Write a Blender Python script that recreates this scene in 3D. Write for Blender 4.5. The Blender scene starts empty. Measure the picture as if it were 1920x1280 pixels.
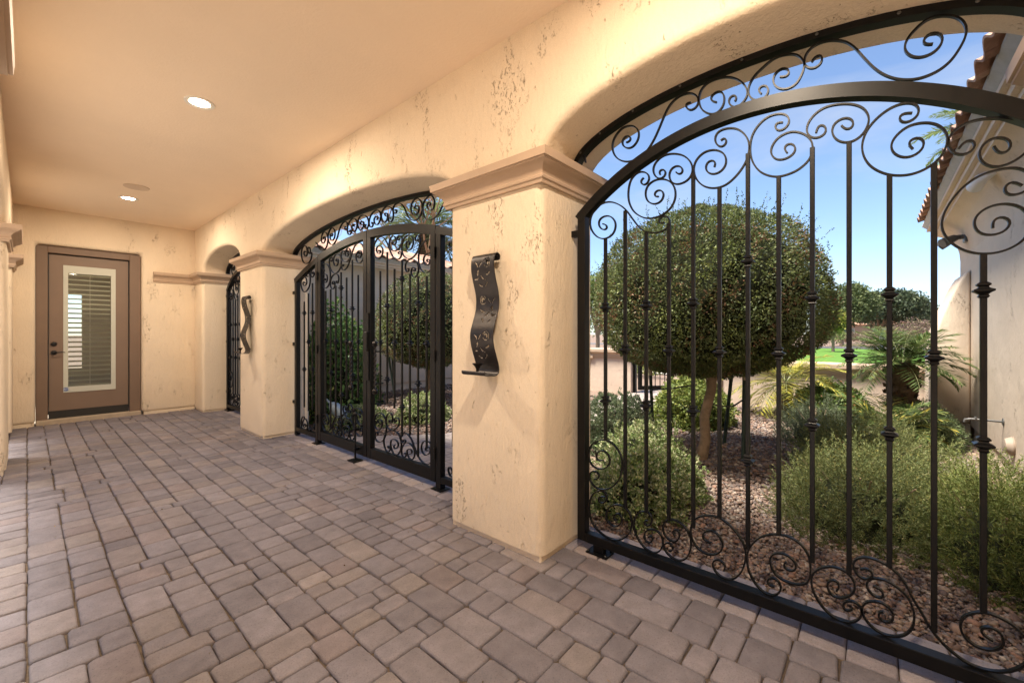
import bpy, bmesh, math, random
import numpy as np
from mathutils import Vector, Matrix, noise

# ------------------------------------------------------------------ camera, sky, sun, exposure
scene = bpy.context.scene
COL = scene.collection
CAM_H = 1.22
YAW = math.radians(49.15)
cam_data = bpy.data.cameras.new("camera")
cam = bpy.data.objects.new("camera", cam_data)
COL.objects.link(cam)
cam.location = (0, 0, CAM_H)
cam.rotation_euler = (math.radians(90), 0, -YAW)
cam_data.sensor_width = 36.0
cam_data.lens = 36.0 * 786.0 / 1920.0
cam_data.shift_y = -14.0 / 1920.0
cam_data.clip_start = 0.01
cam_data.clip_end = 2000
scene.camera = cam

SUN_EL = math.radians(67)
SUN_AZ = math.atan2(-0.72, 0.69)          # direction towards the sun: (sin, cos)
world = bpy.data.worlds.new("World")
scene.world = world
world.use_nodes = True
wn = world.node_tree.nodes; wl = world.node_tree.links
sky = wn.new("ShaderNodeTexSky"); sky.sky_type = 'NISHITA'; sky.sun_disc = False
sky.sun_elevation = SUN_EL; sky.sun_rotation = SUN_AZ
sky.air_density = 0.8; sky.dust_density = 0.5; sky.ozone_density = 2.0
bg = wn["Background"]; bg.inputs[1].default_value = 0.05
tc = wn.new("ShaderNodeTexCoord"); mpw = wn.new("ShaderNodeMapping"); mpw.inputs["Scale"].default_value = (1.0, 1.0, 3.2)
cn = wn.new("ShaderNodeTexNoise"); cn.inputs["Scale"].default_value = 2.3; cn.inputs["Detail"].default_value = 6; cn.inputs["Roughness"].default_value = .6; cn.inputs["Distortion"].default_value = .4
cr = wn.new("ShaderNodeValToRGB"); cr.color_ramp.elements[0].position = .47; cr.color_ramp.elements[1].position = .80
cr.color_ramp.elements[0].color = (0, 0, 0, 1); cr.color_ramp.elements[1].color = (.5, .5, .5, 1)
cm = wn.new("ShaderNodeMix"); cm.data_type = 'RGBA'; cm.inputs[7].default_value = (2.9, 3.05, 3.3, 1)
wl.new(tc.outputs["Generated"], mpw.inputs[0]); wl.new(mpw.outputs[0], cn.inputs["Vector"]); wl.new(cn.outputs["Fac"], cr.inputs[0])
wl.new(cr.outputs[0], cm.inputs[0]); wl.new(sky.outputs[0], cm.inputs[6]); wl.new(cm.outputs[2], bg.inputs[0])
sd = bpy.data.lights.new("sun", 'SUN'); sun = bpy.data.objects.new("sun", sd); COL.objects.link(sun)
sd.energy = 2.5; sd.angle = math.radians(16); sd.color = (1.0, 0.93, 0.82)
tow = Vector((math.sin(SUN_AZ) * math.cos(SUN_EL), math.cos(SUN_AZ) * math.cos(SUN_EL), math.sin(SUN_EL)))
sun.rotation_euler = tow.to_track_quat('Z', 'Y').to_euler()
scene.view_settings.view_transform = 'Standard'
scene.view_settings.look = 'None'
scene.view_settings.exposure = 2.5
scene.view_settings.gamma = 1.0
scene.view_settings.use_curve_mapping = False
scene.cycles.max_bounces = 10
scene.cycles.diffuse_bounces = 8
scene.cycles.transparent_max_bounces = 16
scene.cycles.caustics_reflective = False
scene.cycles.caustics_refractive = False
scene.cycles.use_denoising = True

rng = np.random.default_rng(7)
random.seed(7)

# ------------------------------------------------------------------ helpers
def tag(o, label=None, cat=None, group=None, kind=None):
    if label: o["label"] = label
    if cat: o["category"] = cat
    if group: o["group"] = group
    if kind: o["kind"] = kind
    elif cat: o["kind"] = "thing"
    return o

def thing(name, label, cat, loc=(0, 0, 0), group=None):
    e = bpy.data.objects.new(name, None)
    e.empty_display_size = 0.1
    e.location = loc
    COL.objects.link(e)
    return tag(e, label, cat, group)

def world_t(o):
    if o.parent is None: return Vector(o.location)
    return world_t(o.parent) + o.matrix_parent_inverse.translation + Vector(o.location)

def link(name, me, parent=None):
    o = bpy.data.objects.new(name, me)
    COL.objects.link(o)
    if parent is not None:
        o.parent = parent
        t = world_t(parent)
        # vertices are written in world coordinates; undo the chain of parents
        o.location = (0, 0, 0)
        o.matrix_parent_inverse = Matrix.Translation(-t)
    return o

def mk(name, V, F, mat, parent=None, smooth=False, col=None):
    V = np.asarray(V, dtype=np.float32)
    me = bpy.data.meshes.new(name)
    if isinstance(F, np.ndarray):
        k = F.shape[1]; n = F.shape[0]
        me.vertices.add(len(V)); me.vertices.foreach_set("co", V.ravel())
        me.loops.add(n * k); me.loops.foreach_set("vertex_index", F.ravel().astype(np.int32))
        me.polygons.add(n)
        me.polygons.foreach_set("loop_start", np.arange(0, n * k, k, dtype=np.int32))
        me.polygons.foreach_set("loop_total", np.full(n, k, dtype=np.int32))
        me.update(calc_edges=True)
    else:
        me.from_pydata([tuple(map(float, v)) for v in V], [], F)
        me.update()
    if col is not None:
        at = me.color_attributes.new("Col", 'FLOAT_COLOR', 'POINT')
        c4 = np.ones((len(V), 4), dtype=np.float32); c4[:, :3] = col
        at.data.foreach_set("color", c4.ravel())
    if smooth:
        me.polygons.foreach_set("use_smooth", np.ones(len(me.polygons), dtype=bool))
    me.materials.append(mat)
    return link(name, me, parent)

class MB:
    """collects boxes, sweeps and lathes into one mesh"""
    def __init__(s): s.V = []; s.F = []
    def add(s, V, F):
        n = len(s.V); s.V += [tuple(v) for v in V]; s.F += [tuple(i + n for i in f) for f in F]; return s
    def box(s, x0, x1, y0, y1, z0, z1):
        V = [(x, y, z) for x in (x0, x1) for y in (y0, y1) for z in (z0, z1)]
        return s.add(V, [(0, 1, 3, 2), (4, 6, 7, 5), (0, 4, 5, 1), (2, 3, 7, 6), (0, 2, 6, 4), (1, 5, 7, 3)])
    def loft(s, rings, closed=True, caps=True):
        n = len(rings[0]); V = [p for r in rings for p in r]; F = []
        for i in range(len(rings) - 1):
            for j in range(n if closed else n - 1):
                k = (j + 1) % n
                F.append((i * n + j, i * n + k, (i + 1) * n + k, (i + 1) * n + j))
        if caps and closed:
            F.append(tuple(range(n))[::-1]); F.append(tuple((len(rings) - 1) * n + j for j in range(n)))
        return s.add(V, F)
    def lathe(s, c, prof, n=12, axis='z'):
        rings = []
        for (r, h) in prof:
            ring = []
            for j in range(n):
                a = 2 * math.pi * j / n
                if axis == 'z': ring.append((c[0] + r * math.cos(a), c[1] + r * math.sin(a), c[2] + h))
                elif axis == 'x': ring.append((c[0] + h, c[1] + r * math.cos(a), c[2] + r * math.sin(a)))
                else: ring.append((c[0] + r * math.sin(a), c[1] + h, c[2] + r * math.cos(a)))
            rings.append(ring)
        return s.loft(rings)
    def tube(s, pts, rad, n=8):
        pts = [Vector(p) for p in pts]
        if not hasattr(rad, '__len__'): rad = [rad] * len(pts)
        rings = []; up = None
        for i, p in enumerate(pts):
            d = (pts[min(i + 1, len(pts) - 1)] - pts[max(i - 1, 0)]).normalized()
            if up is None: up = d.orthogonal().normalized()
            up = (up - d * up.dot(d)).normalized(); b = d.cross(up)
            rings.append([p + (up * math.cos(2 * math.pi * j / n) + b * math.sin(2 * math.pi * j / n)) * rad[i] for j in range(n)])
        return s.loft(rings)
    def build(s, name, mat, parent=None, smooth=False, bevel=0, seg=2, angle=40, keep_below=None):
        me = bpy.data.meshes.new(name)
        me.from_pydata(s.V, [], s.F); me.update()
        if bevel:
            bm = bmesh.new(); bm.from_mesh(me)
            bmesh.ops.recalc_face_normals(bm, faces=bm.faces)
            es = [e for e in bm.edges if len(e.link_faces) == 2 and e.calc_face_angle(0) > math.radians(angle)]
            if keep_below is not None: es = [e for e in es if max(v.co.z for v in e.verts) > keep_below]
            bmesh.ops.bevel(bm, geom=es, offset=bevel, segments=seg, profile=0.5, affect='EDGES', clamp_overlap=True)
            bm.to_mesh(me); bm.free()
        else:
            bm = bmesh.new(); bm.from_mesh(me)
            bmesh.ops.recalc_face_normals(bm, faces=bm.faces)
            bm.to_mesh(me); bm.free()
        if smooth:
            me.polygons.foreach_set("use_smooth", np.ones(len(me.polygons), dtype=bool))
            me.set_sharp_from_angle(angle=math.radians(smooth if smooth is not True else 50))
        me.materials.append(mat)
        return link(name, me, parent)

def share(src, name, parent, loc, rot=None):
    """an object that shares src's mesh, placed at a world point"""
    o = link(name, src.data, parent)
    o.location = loc
    if rot is not None: o.rotation_euler = rot
    return o

def vnoise(P, s, seed=0.0):
    P = np.asarray(P) * s + seed
    return (np.sin(P[:, 0] * 1.7 + 2.1 * np.sin(P[:, 1] * 1.3 + P[:, 2])) + np.sin(P[:, 1] * 2.3 + 1.7 * np.sin(P[:, 2] * 1.1 - P[:, 0]))
            + np.sin(P[:, 2] * 1.9 + 1.9 * np.sin(P[:, 0] * 1.6 + P[:, 1] * .7))) / 3.0

# ------------------------------------------------------------------ materials
def new_mat(name):
    m = bpy.data.materials.new(name); m.use_nodes = True
    nt = m.node_tree
    return m, nt.nodes, nt.links, nt.nodes["Principled BSDF"]

def N(nodes, t, **kw):
    n = nodes.new(t)
    for k, v in kw.items(): setattr(n, k, v)
    return n

def noise_n(nodes, links, vec, scale, detail=4, rough=0.55, dist=0.0):
    n = N(nodes, "ShaderNodeTexNoise"); n.inputs["Scale"].default_value = scale
    n.inputs["Detail"].default_value = detail; n.inputs["Roughness"].default_value = rough; n.inputs["Distortion"].default_value = dist
    links.new(vec, n.inputs["Vector"]); return n.outputs["Fac"]

def math_n(nodes, links, op, a, b=None, clamp=False):
    n = N(nodes, "ShaderNodeMath", operation=op); n.use_clamp = clamp
    for i, v in enumerate((a, b)):
        if v is None: continue
        if isinstance(v, (int, float)): n.inputs[i].default_value = v
        else: links.new(v, n.inputs[i])
    return n.outputs[0]

def ramp_n(nodes, links, fac, stops):
    n = N(nodes, "ShaderNodeValToRGB"); r = n.color_ramp
    while len(r.elements) < len(stops): r.elements.new(0.5)
    for e, (p, c) in zip(r.elements, stops):
        e.position = p; e.color = (c[0], c[1], c[2], 1) if hasattr(c, '__len__') else (c, c, c, 1)
    links.new(fac, n.inputs[0]); return n.outputs[0]

def mix_n(nodes, links, fac, a, b, mode='MIX'):
    n = N(nodes, "ShaderNodeMix", data_type='RGBA', blend_type=mode)
    for i, v in ((0, fac), (6, a), (7, b)):
        if isinstance(v, (int, float)): n.inputs[i].default_value = v
        elif hasattr(v, '__len__'): n.inputs[i].default_value = (*v, 1)
        else: links.new(v, n.inputs[i])
    return n.outputs[2]

def bump_n(nodes, links, h, strength, dist, normal=None):
    b = N(nodes, "ShaderNodeBump"); b.inputs["Strength"].default_value = strength; b.inputs["Distance"].default_value = dist
    links.new(h, b.inputs["Height"])
    if normal is not None: links.new(normal, b.inputs["Normal"])
    return b.outputs[0]

def plain(name, colr, rough=0.5, metal=0.0, nscale=0, namp=0.12, bump=0.0, bscale=60, spec=0.5):
    m, nd, lk, p = new_mat(name)
    p.inputs["Roughness"].default_value = rough; p.inputs["Metallic"].default_value = metal
    p.inputs["Specular IOR Level"].default_value = spec
    p.inputs["Base Color"].default_value = (*colr, 1)
    g = N(nd, "ShaderNodeNewGeometry").outputs["Position"]
    if nscale:
        f = noise_n(nd, lk, g, nscale, 5, .6)
        c = ramp_n(nd, lk, f, [(.25, [v * (1 - namp) for v in colr]), (.75, [min(1, v * (1 + namp)) for v in colr])])
        lk.new(c, p.inputs["Base Color"])
    if bump:
        lk.new(bump_n(nd, lk, noise_n(nd, lk, g, bscale, 4, .6), bump, .004), p.inputs["Normal"])
    return m

def stucco(name, colr, marks=1.0, pit_shade=(0.20, 0.115, 0.055), wave=1.0):
    """hand-trowelled plaster: broad waves, fine drag lines and clusters of torn pits"""
    m, nd, lk, p = new_mat(name)
    p.inputs["Roughness"].default_value = .85; p.inputs["Specular IOR Level"].default_value = .25
    pos = N(nd, "ShaderNodeNewGeometry").outputs["Position"]
    mp = N(nd, "ShaderNodeMapping"); mp.inputs["Scale"].default_value = (1, 1, .42); lk.new(pos, mp.inputs[0]); tall = mp.outputs[0]
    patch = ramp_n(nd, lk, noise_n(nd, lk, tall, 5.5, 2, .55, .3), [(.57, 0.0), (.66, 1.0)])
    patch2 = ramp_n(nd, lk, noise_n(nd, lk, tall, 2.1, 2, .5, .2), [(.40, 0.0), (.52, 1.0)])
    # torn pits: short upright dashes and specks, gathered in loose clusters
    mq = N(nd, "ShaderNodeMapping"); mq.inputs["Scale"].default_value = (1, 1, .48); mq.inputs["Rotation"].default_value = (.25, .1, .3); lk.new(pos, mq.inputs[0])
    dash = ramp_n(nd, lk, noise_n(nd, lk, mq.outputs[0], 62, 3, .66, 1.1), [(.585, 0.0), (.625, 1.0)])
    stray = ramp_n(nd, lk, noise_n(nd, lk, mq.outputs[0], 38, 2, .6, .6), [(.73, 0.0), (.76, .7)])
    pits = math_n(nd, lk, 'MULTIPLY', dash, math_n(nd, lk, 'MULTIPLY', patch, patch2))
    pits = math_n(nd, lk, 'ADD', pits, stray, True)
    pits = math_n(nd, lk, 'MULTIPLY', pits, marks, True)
    tone = noise_n(nd, lk, pos, 1.3, 4, .6)
    c0 = ramp_n(nd, lk, tone, [(.3, [v * .94 for v in colr]), (.7, [min(1, v * 1.05) for v in colr])])
    grain = ramp_n(nd, lk, noise_n(nd, lk, pos, 160, 2, .6), [(.3, .94), (.7, 1.04)])
    c1 = mix_n(nd, lk, 1.0, c0, grain, 'MULTIPLY')
    c2 = mix_n(nd, lk, math_n(nd, lk, 'MULTIPLY', pits, .38), c1, pit_shade)  # recess shade of the pits painted into the colour as dark brown
    lk.new(c2, p.inputs["Base Color"])
    b = bump_n(nd, lk, noise_n(nd, lk, pos, 3.2, 2, .5), .35 * wave, .03)
    md = N(nd, "ShaderNodeMapping"); md.inputs["Scale"].default_value = (1, 1, .28); md.inputs["Rotation"].default_value = (.5, .2, .1); lk.new(pos, md.inputs[0])
    b = bump_n(nd, lk, noise_n(nd, lk, md.outputs[0], 44, 4, .62, .8), .55, .010, b)
    b = bump_n(nd, lk, noise_n(nd, lk, pos, 210, 2, .6), .22, .0022, b)
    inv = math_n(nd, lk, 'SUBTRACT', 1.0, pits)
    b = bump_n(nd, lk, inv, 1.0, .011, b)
    lk.new(b, p.inputs["Normal"])
    return m

def attr_mat(name, rough=.8, speck=0, bump=0.0, bscale=120, transl=0.0, spec=.4, bdist=.003):
    m, nd, lk, p = new_mat(name)
    p.inputs["Roughness"].default_value = rough; p.inputs["Specular IOR Level"].default_value = spec
    a = N(nd, "ShaderNodeAttribute", attribute_name="Col").outputs["Color"]
    pos = N(nd, "ShaderNodeNewGeometry").outputs["Position"]
    c = a
    if speck:
        f = noise_n(nd, lk, pos, 150, 4, .75)
        c = mix_n(nd, lk, 1.0, c, ramp_n(nd, lk, f, [(.30, 1 - speck), (.42, .96), (.62, 1.04), (.74, 1 + speck * .7)]), 'MULTIPLY')
        f2 = noise_n(nd, lk, pos, 14, 4, .65)
        c = mix_n(nd, lk, 1.0, c, ramp_n(nd, lk, f2, [(.3, .84), (.7, 1.12)]), 'MULTIPLY')
        f3 = noise_n(nd, lk, pos, 2.2, 3, .6)
        c = mix_n(nd, lk, 1.0, c, ramp_n(nd, lk, f3, [(.35, .90), (.65, 1.07)]), 'MULTIPLY')
    lk.new(c, p.inputs["Base Color"])
    if bump:
        lk.new(bump_n(nd, lk, noise_n(nd, lk, pos, bscale, 4, .65), bump, bdist), p.inputs["Normal"])
    if transl:
        out = nd["Material Output"]
        t = N(nd, "ShaderNodeBsdfTranslucent"); lk.new(c, t.inputs[0])
        mx = N(nd, "ShaderNodeMixShader"); mx.inputs[0].default_value = transl
        lk.new(p.outputs[0], mx.inputs[1]); lk.new(t.outputs[0], mx.inputs[2]); lk.new(mx.outputs[0], out.inputs[0])
    return m

def emis(name, colr, st):
    m, nd, lk, p = new_mat(name)
    p.inputs["Base Color"].default_value = (.8, .8, .8, 1)
    p.inputs["Emission Color"].default_value = (*colr, 1); p.inputs["Emission Strength"].default_value = st
    return m

M = {}
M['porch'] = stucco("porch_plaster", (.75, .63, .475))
M['wing'] = stucco("wing_plaster", (.64, .52, .40), pit_shade=(.26, .18, .11))
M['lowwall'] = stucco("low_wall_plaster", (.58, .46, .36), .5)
M['ceiling'] = plain("ceiling_paint", (.84, .69, .53), .85, 0, 1.2, .04, .5, 55, .2)
M['trim'] = plain("moulding_paint", (.47, .345, .245), .6, 0, 5, .07, .12, 80, .3)
M['door'] = plain("door_paint", (.20, .138, .10), .5, 0, 3, .06, .05, 90, .4)
M['doorframe'] = plain("door_frame_paint", (.185, .125, .088), .55, 0, 3, .08, .08, 70, .4)
M['iron'] = plain("black_iron", (.0045, .0045, .005), .36, 0.0, 25, .25, .06, 220, .28)
M['bronze'] = plain("dark_bronze", (.035, .030, .028), .38, .7, 18, .35, .1, 150, .5)
M['ironpull'] = plain("dark_handle_iron", (.02, .018, .018), .35, .5, 20, .2, .1, 150, .5)
M['white'] = plain("white_trim", (.50, .51, .44), .5, 0, 4, .03, 0)
M['lighttrim'] = plain("light_trim_ring", (.78, .74, .66), .5)
M['lens'] = emis("lamp_lens", (1.0, .86, .66), 9.0)
M['blind'] = plain("blind_slat", (.70, .63, .50), .5)
M['blinddark'] = plain("door_gasket", (.02, .018, .016), .7)
M['sill'] = plain("threshold_concrete", (.42, .34, .25), .8, 0, 14, .12, .2, 60)
M['paver'] = attr_mat("paver_concrete", .88, .5, .8, 170, 0, .25, .004)
M['sand'] = plain("joint_sand", (.115, .088, .066), .95, 0, 40, .3, .3, 300, .1)
M['leaf'] = attr_mat("leaf", .55, 0, 0, 1, .3, .35)
M['needle'] = attr_mat("needle_leaf", .6, 0, 0, 1, .3, .3)
M['stone'] = attr_mat("gravel_stone", .9, .18, .4, 160, 0, .25)
M['bark'] = plain("bark", (.27, .19, .125), .9, 0, 22, .25, .7, 60, .2)
M['palmbark'] = plain("palm_bark", (.10, .065, .045), .95, 0, 30, .4, .8, 60, .1)
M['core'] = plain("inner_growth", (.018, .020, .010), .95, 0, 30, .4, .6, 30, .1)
M['tile'] = plain("clay_tile", (.34, .185, .125), .8, 0, 4.5, .38, .3, 60, .25)
M['mortar'] = plain("grey_mortar", (.46, .46, .46), .9, 0, 20, .12, .3, 60, .2)
M['eave'] = plain("eave_paint", (.66, .55, .40), .8, 0, 6, .06, .15, 80, .25)
M['asphalt'] = plain("asphalt", (.12, .12, .125), .92, 0, 30, .2, .3, 200, .2)
M['concrete'] = plain("concrete", (.42, .38, .34), .9, 0, 12, .12, .3, 120, .2)
M['soil'] = plain("gravel_bed", (.19, .135, .105), .95, 0, 60, .55, .9, 110, .15)
M['lawn'] = plain("lawn_grass", (.085, .17, .030), .9, 0, 3.5, .25, .8, 40, .1)
M['stake'] = plain("green_stake", (.02, .035, .025), .6, 0, 20, .2, .1, 80)
M['wood'] = plain("pale_stake_wood", (.45, .36, .26), .8, 0, 30, .15, .3, 60)
M['rubber'] = plain("tie_wire", (.05, .045, .04), .6)
M['steel'] = plain("grey_lamp_metal", (.10, .097, .092), .45, .4, 12, .2)
M['whiteplastic'] = plain("white_plastic", (.75, .73, .70), .4)
M['blue'] = plain("blue_badge", (.012, .07, .26), .4)
M['badgewhite'] = plain("badge_white", (.8, .8, .8), .5)
M['slate'] = plain("blue_grey_metal", (.25, .31, .36), .4, .3, 14, .2)
M['housewall'] = plain("far_house_wall", (.42, .31, .22), .9, 0, 2, .1, .2, 30, .2)
M['roomwall'] = plain("room_wall", (.42, .36, .27), .9)
M['pvc'] = plain("vent_cover", (.27, .21, .16), .6)
def glass_mat():
    m, nd, lk, p = new_mat("door_glass")
    out = nd["Material Output"]
    tr = N(nd, "ShaderNodeBsdfTransparent"); tr.inputs[0].default_value = (.86, .90, .88, 1)
    gl = N(nd, "ShaderNodeBsdfGlossy"); gl.inputs["Roughness"].default_value = .02
    fr = N(nd, "ShaderNodeFresnel"); fr.inputs[0].default_value = 1.5
    mx = N(nd, "ShaderNodeMixShader"); lk.new(fr.outputs[0], mx.inputs[0]); lk.new(tr.outputs[0], mx.inputs[1]); lk.new(gl.outputs[0], mx.inputs[2])
    lk.new(mx.outputs[0], out.inputs[0]); return m
M['glass'] = glass_mat()

# ------------------------------------------------------------------ ground
XF, XB = 1.78, 2.32          # inner and outer face of the arcade wall
XL = -0.12                   # face of the columns on the other side
YE, YN = 8.38, -0.98         # end walls
ZC = 2.895                   # ceiling
def sheet(name, x0, x1, y0, y1, z, mat, kind='structure', th=None):
    o = mk(name, [(x0, y0, z), (x1, y0, z), (x1, y1, z), (x0, y1, z)], [(0, 1, 2, 3)], mat)
    return tag(o, kind=kind)
gb = sheet("ground", -400, 600, -500, 500, -.085, M['soil'])
gb["label"] = "brown desert ground reaching to the horizon"
bed = mk("garden_bed", [(2.36, -.87, -.045), (8.4, -.87, -.045), (8.4, 8.06, -.045), (2.36, 8.06, -.045)], [(0, 1, 2, 3)], M['soil'])
tag(bed, "gravel covered planting bed outside the iron gates", kind='structure')
paving = mk("paving", [(-.3, YN, -.017), (2.37, YN, -.017), (2.37, YE + .1, -.017), (-.3, YE + .1, -.017)], [(0, 1, 2, 3)], M['sand'])
tag(paving, "tumbled grey and tan concrete pavers under the covered walkway", kind='structure')
sheet("courtyard_paving", -6.2, -.3, YN, 12, -.02, plain("pale_paving", (.46, .41, .36), .9, 0, 12, .12, .3, 120, .2))
# street side
sheet("road", 15.0, 21.0, -120, 140, -.06, M['asphalt'])
sheet("pavement", 13.2, 14.6, -120, 140, -.05, M['concrete'])
sheet("lawn", 21.6, 46.0, -60, 12, -.055, M['lawn'])
sheet("far_road", 47.0, 53.0, -120, 140, -.06, M['asphalt'])

PAV_TONES = [((.183, .168, .182), 5), ((.158, .144, .157), 4), ((.205, .184, .192), 4), ((.218, .186, .176), 2.4), ((.238, .204, .184), 1.2), ((.195, .157, .150), 1.5), ((.136, .123, .134), 2)]
PAV_TONES = [(tuple(.45 * m + .55 * v for v, m in zip(c, (.202, .182, .196))), w) for c, w in PAV_TONES]
_w = np.array([w for _, w in PAV_TONES]); _w = _w / _w.sum()
def paver_geo(x0, x1, y0, y1, zt):
    g = .0028
    j = lambda s=.0032: random.uniform(-s, s)
    x0 += g + j(.0015); x1 -= g + j(.0015); y0 += g + j(.0015); y1 -= g + j(.0015)
    c = .010
    out = [(x0 + c, y0), (x1 - c, y0), (x1, y0 + c), (x1, y1 - c), (x1 - c, y1), (x0 + c, y1), (x0, y1 - c), (x0, y0 + c)]
    out = [(x + j(.003), y + j(.003)) for x, y in out]
    cx, cy = (x0 + x1) / 2, (y0 + y1) / 2
    tx, ty = j(.016), j(.016)
    V = []
    for ins, z in ((0, -.05), (0, -.0085), (.0038, -.0022), (.0095, 0)):
        for (x, y) in out:
            dx, dy = x - cx, y - cy
            sx = max(0, abs(dx) - ins) * (1 if dx > 0 else -1); sy = max(0, abs(dy) - ins) * (1 if dy > 0 else -1)
            V.append((cx + sx, cy + sy, zt + z + (tx * dx + ty * dy if z > -.04 else 0)))
    F = []
    for r in range(3):
        for k in range(8):
            F.append((r * 8 + k, r * 8 + (k + 1) % 8, (r + 1) * 8 + (k + 1) % 8, (r + 1) * 8 + k))
    F.append(tuple(range(24, 32)))
    t = np.array(PAV_TONES[rng.choice(len(PAV_TONES), p=_w)][0]) * rng.uniform(.9, 1.12)
    if x0 > 2.0: t = t * 1.45  # border course lightened in colour, painting in the skylight at the gates
    return V, F, t
rects = []
npair = 7; pw = 2.02 / npair
for r in range(npair):
    y = YN - random.uniform(0, .2); xa, xb = r * pw, (r + 1) * pw
    while y < YE + .02:
        q = random.random()
        if q < .34:                              # stones laid across the strip
            for L in random.choice(((.145, .102), (.145,), (.102, .145, .102), (.145, .145))):
                m_ = xa + pw * random.choice((.36, .5, .5, .64)) if L > .12 or random.random() < .6 else xa + pw * .70
                rects += [(xa, m_, y, y + L), (m_, xb, y, y + L)]; y += L
        else:                                    # two runs side by side
            tot = random.choice((.41, .49, .55)); m_ = xa + pw * .5
            for (x0, x1) in ((xa, m_), (m_, xb)):
                yy = y
                while yy < y + tot - 1e-6:
                    L = min(random.choices([.102, .145, .205, .262], [2, 4, 5, 2])[0], y + tot - yy)
                    if y + tot - yy - L < .07: L = y + tot - yy
                    rects.append((x0, x1, yy, yy + L)); yy += L
            y += tot
for (bx0, bx1, step) in ((2.02, 2.355, .152), (-.29, 0, .148)):
    y = YN
    while y < YE + .02:
        if bx0 < 0 and random.random() < .5:
            rects += [(bx0, bx0 + .15, y, y + step), (bx0 + .15, bx1, y, y + step)]
        else: rects.append((bx0, bx1, y, y + step))
        y += step
cols_right = [(-.98, -.45), (1.335, 2.07), (5.36, 6.16), (7.9, 8.38)]
items = []
for (x0, x1, y0, y1) in rects:
    if x0 > XF + .01 and any(y0 > a + .01 and y1 < b - .01 for a, b in cols_right): continue
    cx, cy = (x0 + x1) / 2, (y0 + y1) / 2
    d = cx * math.sin(YAW) + cy * math.cos(YAW); u = (cx * math.cos(YAW) - cy * math.sin(YAW)) / max(d, .01)
    vis = d > .3 and abs(u) < 1.30 and CAM_H / max(d, .01) < .87
    items.append((0 if vis else 1, d, (x0, x1, y0, y1)))
items.sort(key=lambda t: (t[0], t[1]))
restV, restF, restC = [], [], []
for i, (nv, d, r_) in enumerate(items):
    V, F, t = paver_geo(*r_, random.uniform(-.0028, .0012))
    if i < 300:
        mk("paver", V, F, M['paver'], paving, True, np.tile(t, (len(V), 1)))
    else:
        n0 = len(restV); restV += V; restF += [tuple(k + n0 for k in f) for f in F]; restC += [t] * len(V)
tag(mk("distant_pavers", restV, restF, M['paver'], paving, True, np.array(restC)), kind='stuff')

# ------------------------------------------------------------------ walls of the covered walkway
def ell(y0, y1, zs, rise, n=28):
    """points of an elliptical arch from y1 down to y0"""
    c, h = (y0 + y1) / 2, (y1 - y0) / 2
    return [(c + h * math.cos(math.pi * k / n), zs + rise * math.sin(math.pi * k / n)) for k in range(n + 1)]
def comb(y_lo, y_hi, ztop, openings, zbot):
    """outline (y, z) of a wall standing on columns, openings = [(y0, y1, zs, rise)]"""
    pts = [(y_lo, ztop), (y_lo, zbot)]
    for (a, b, zs, rise) in openings:
        pts += [(a, zbot)] + ell(a, b, zs, rise)[::-1] + [(b, zbot)]
    pts += [(y_hi, zbot), (y_hi, ztop)]
    return pts
def prism(pts, a0, a1, axis='x'):
    mb = MB(); n = len(pts)
    P = (lambda y, z, a: (a, y, z)) if axis == 'x' else (lambda x, z, a: (x, a, z))
    V = [P(y, z, a0) for y, z in pts] + [P(y, z, a1) for y, z in pts]
    F = [tuple(range(n)), tuple(range(2 * n - 1, n - 1, -1))] + [(i, (i + 1) % n, n + (i + 1) % n, n + i) for i in range(n)]
    return mb.add(V, F)
CAPP = [(0.0, 2.018), (.018, 2.018), (.022, 2.034), (.030, 2.040), (.032, 2.052), (.026, 2.060), (.030, 2.076), (.046, 2.098), (.066, 2.112), (.076, 2.116), (.078, 2.124), (.088, 2.126), (.092, 2.166), (0.0, 2.170)]
def sweep(path, prof, mat, name, parent, closed=False, smooth=35):
    """mouldings: profile (out, z) along a plan path, mitred; outward is on the right-hand side of travel"""
    n = len(path); offs = []
    for i in range(n):
        ns = []
        if closed or i > 0:
            a, b = path[i - 1], path[i]; d = Vector((b[0] - a[0], b[1] - a[1])).normalized(); ns.append(Vector((d.y, -d.x)))
        if closed or i < n - 1:
            a, b = path[i], path[(i + 1) % n]; d = Vector((b[0] - a[0], b[1] - a[1])).normalized(); ns.append(Vector((d.y, -d.x)))
        if len(ns) == 2:
            m_ = (ns[0] + ns[1]).normalized(); offs.append(m_ / max(.2, m_.dot(ns[0])))
        else: offs.append(ns[0])
    rings = [[(p[0] + o.x * d, p[1] + o.y * d, z) for d, z in prof] for p, o in zip(path, offs)]
    mb = MB()
    if closed: rings.append(rings[0])
    mb.loft(rings, closed=True, caps=not closed)
    return mb.build(name, mat, parent, smooth=smooth)

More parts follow.
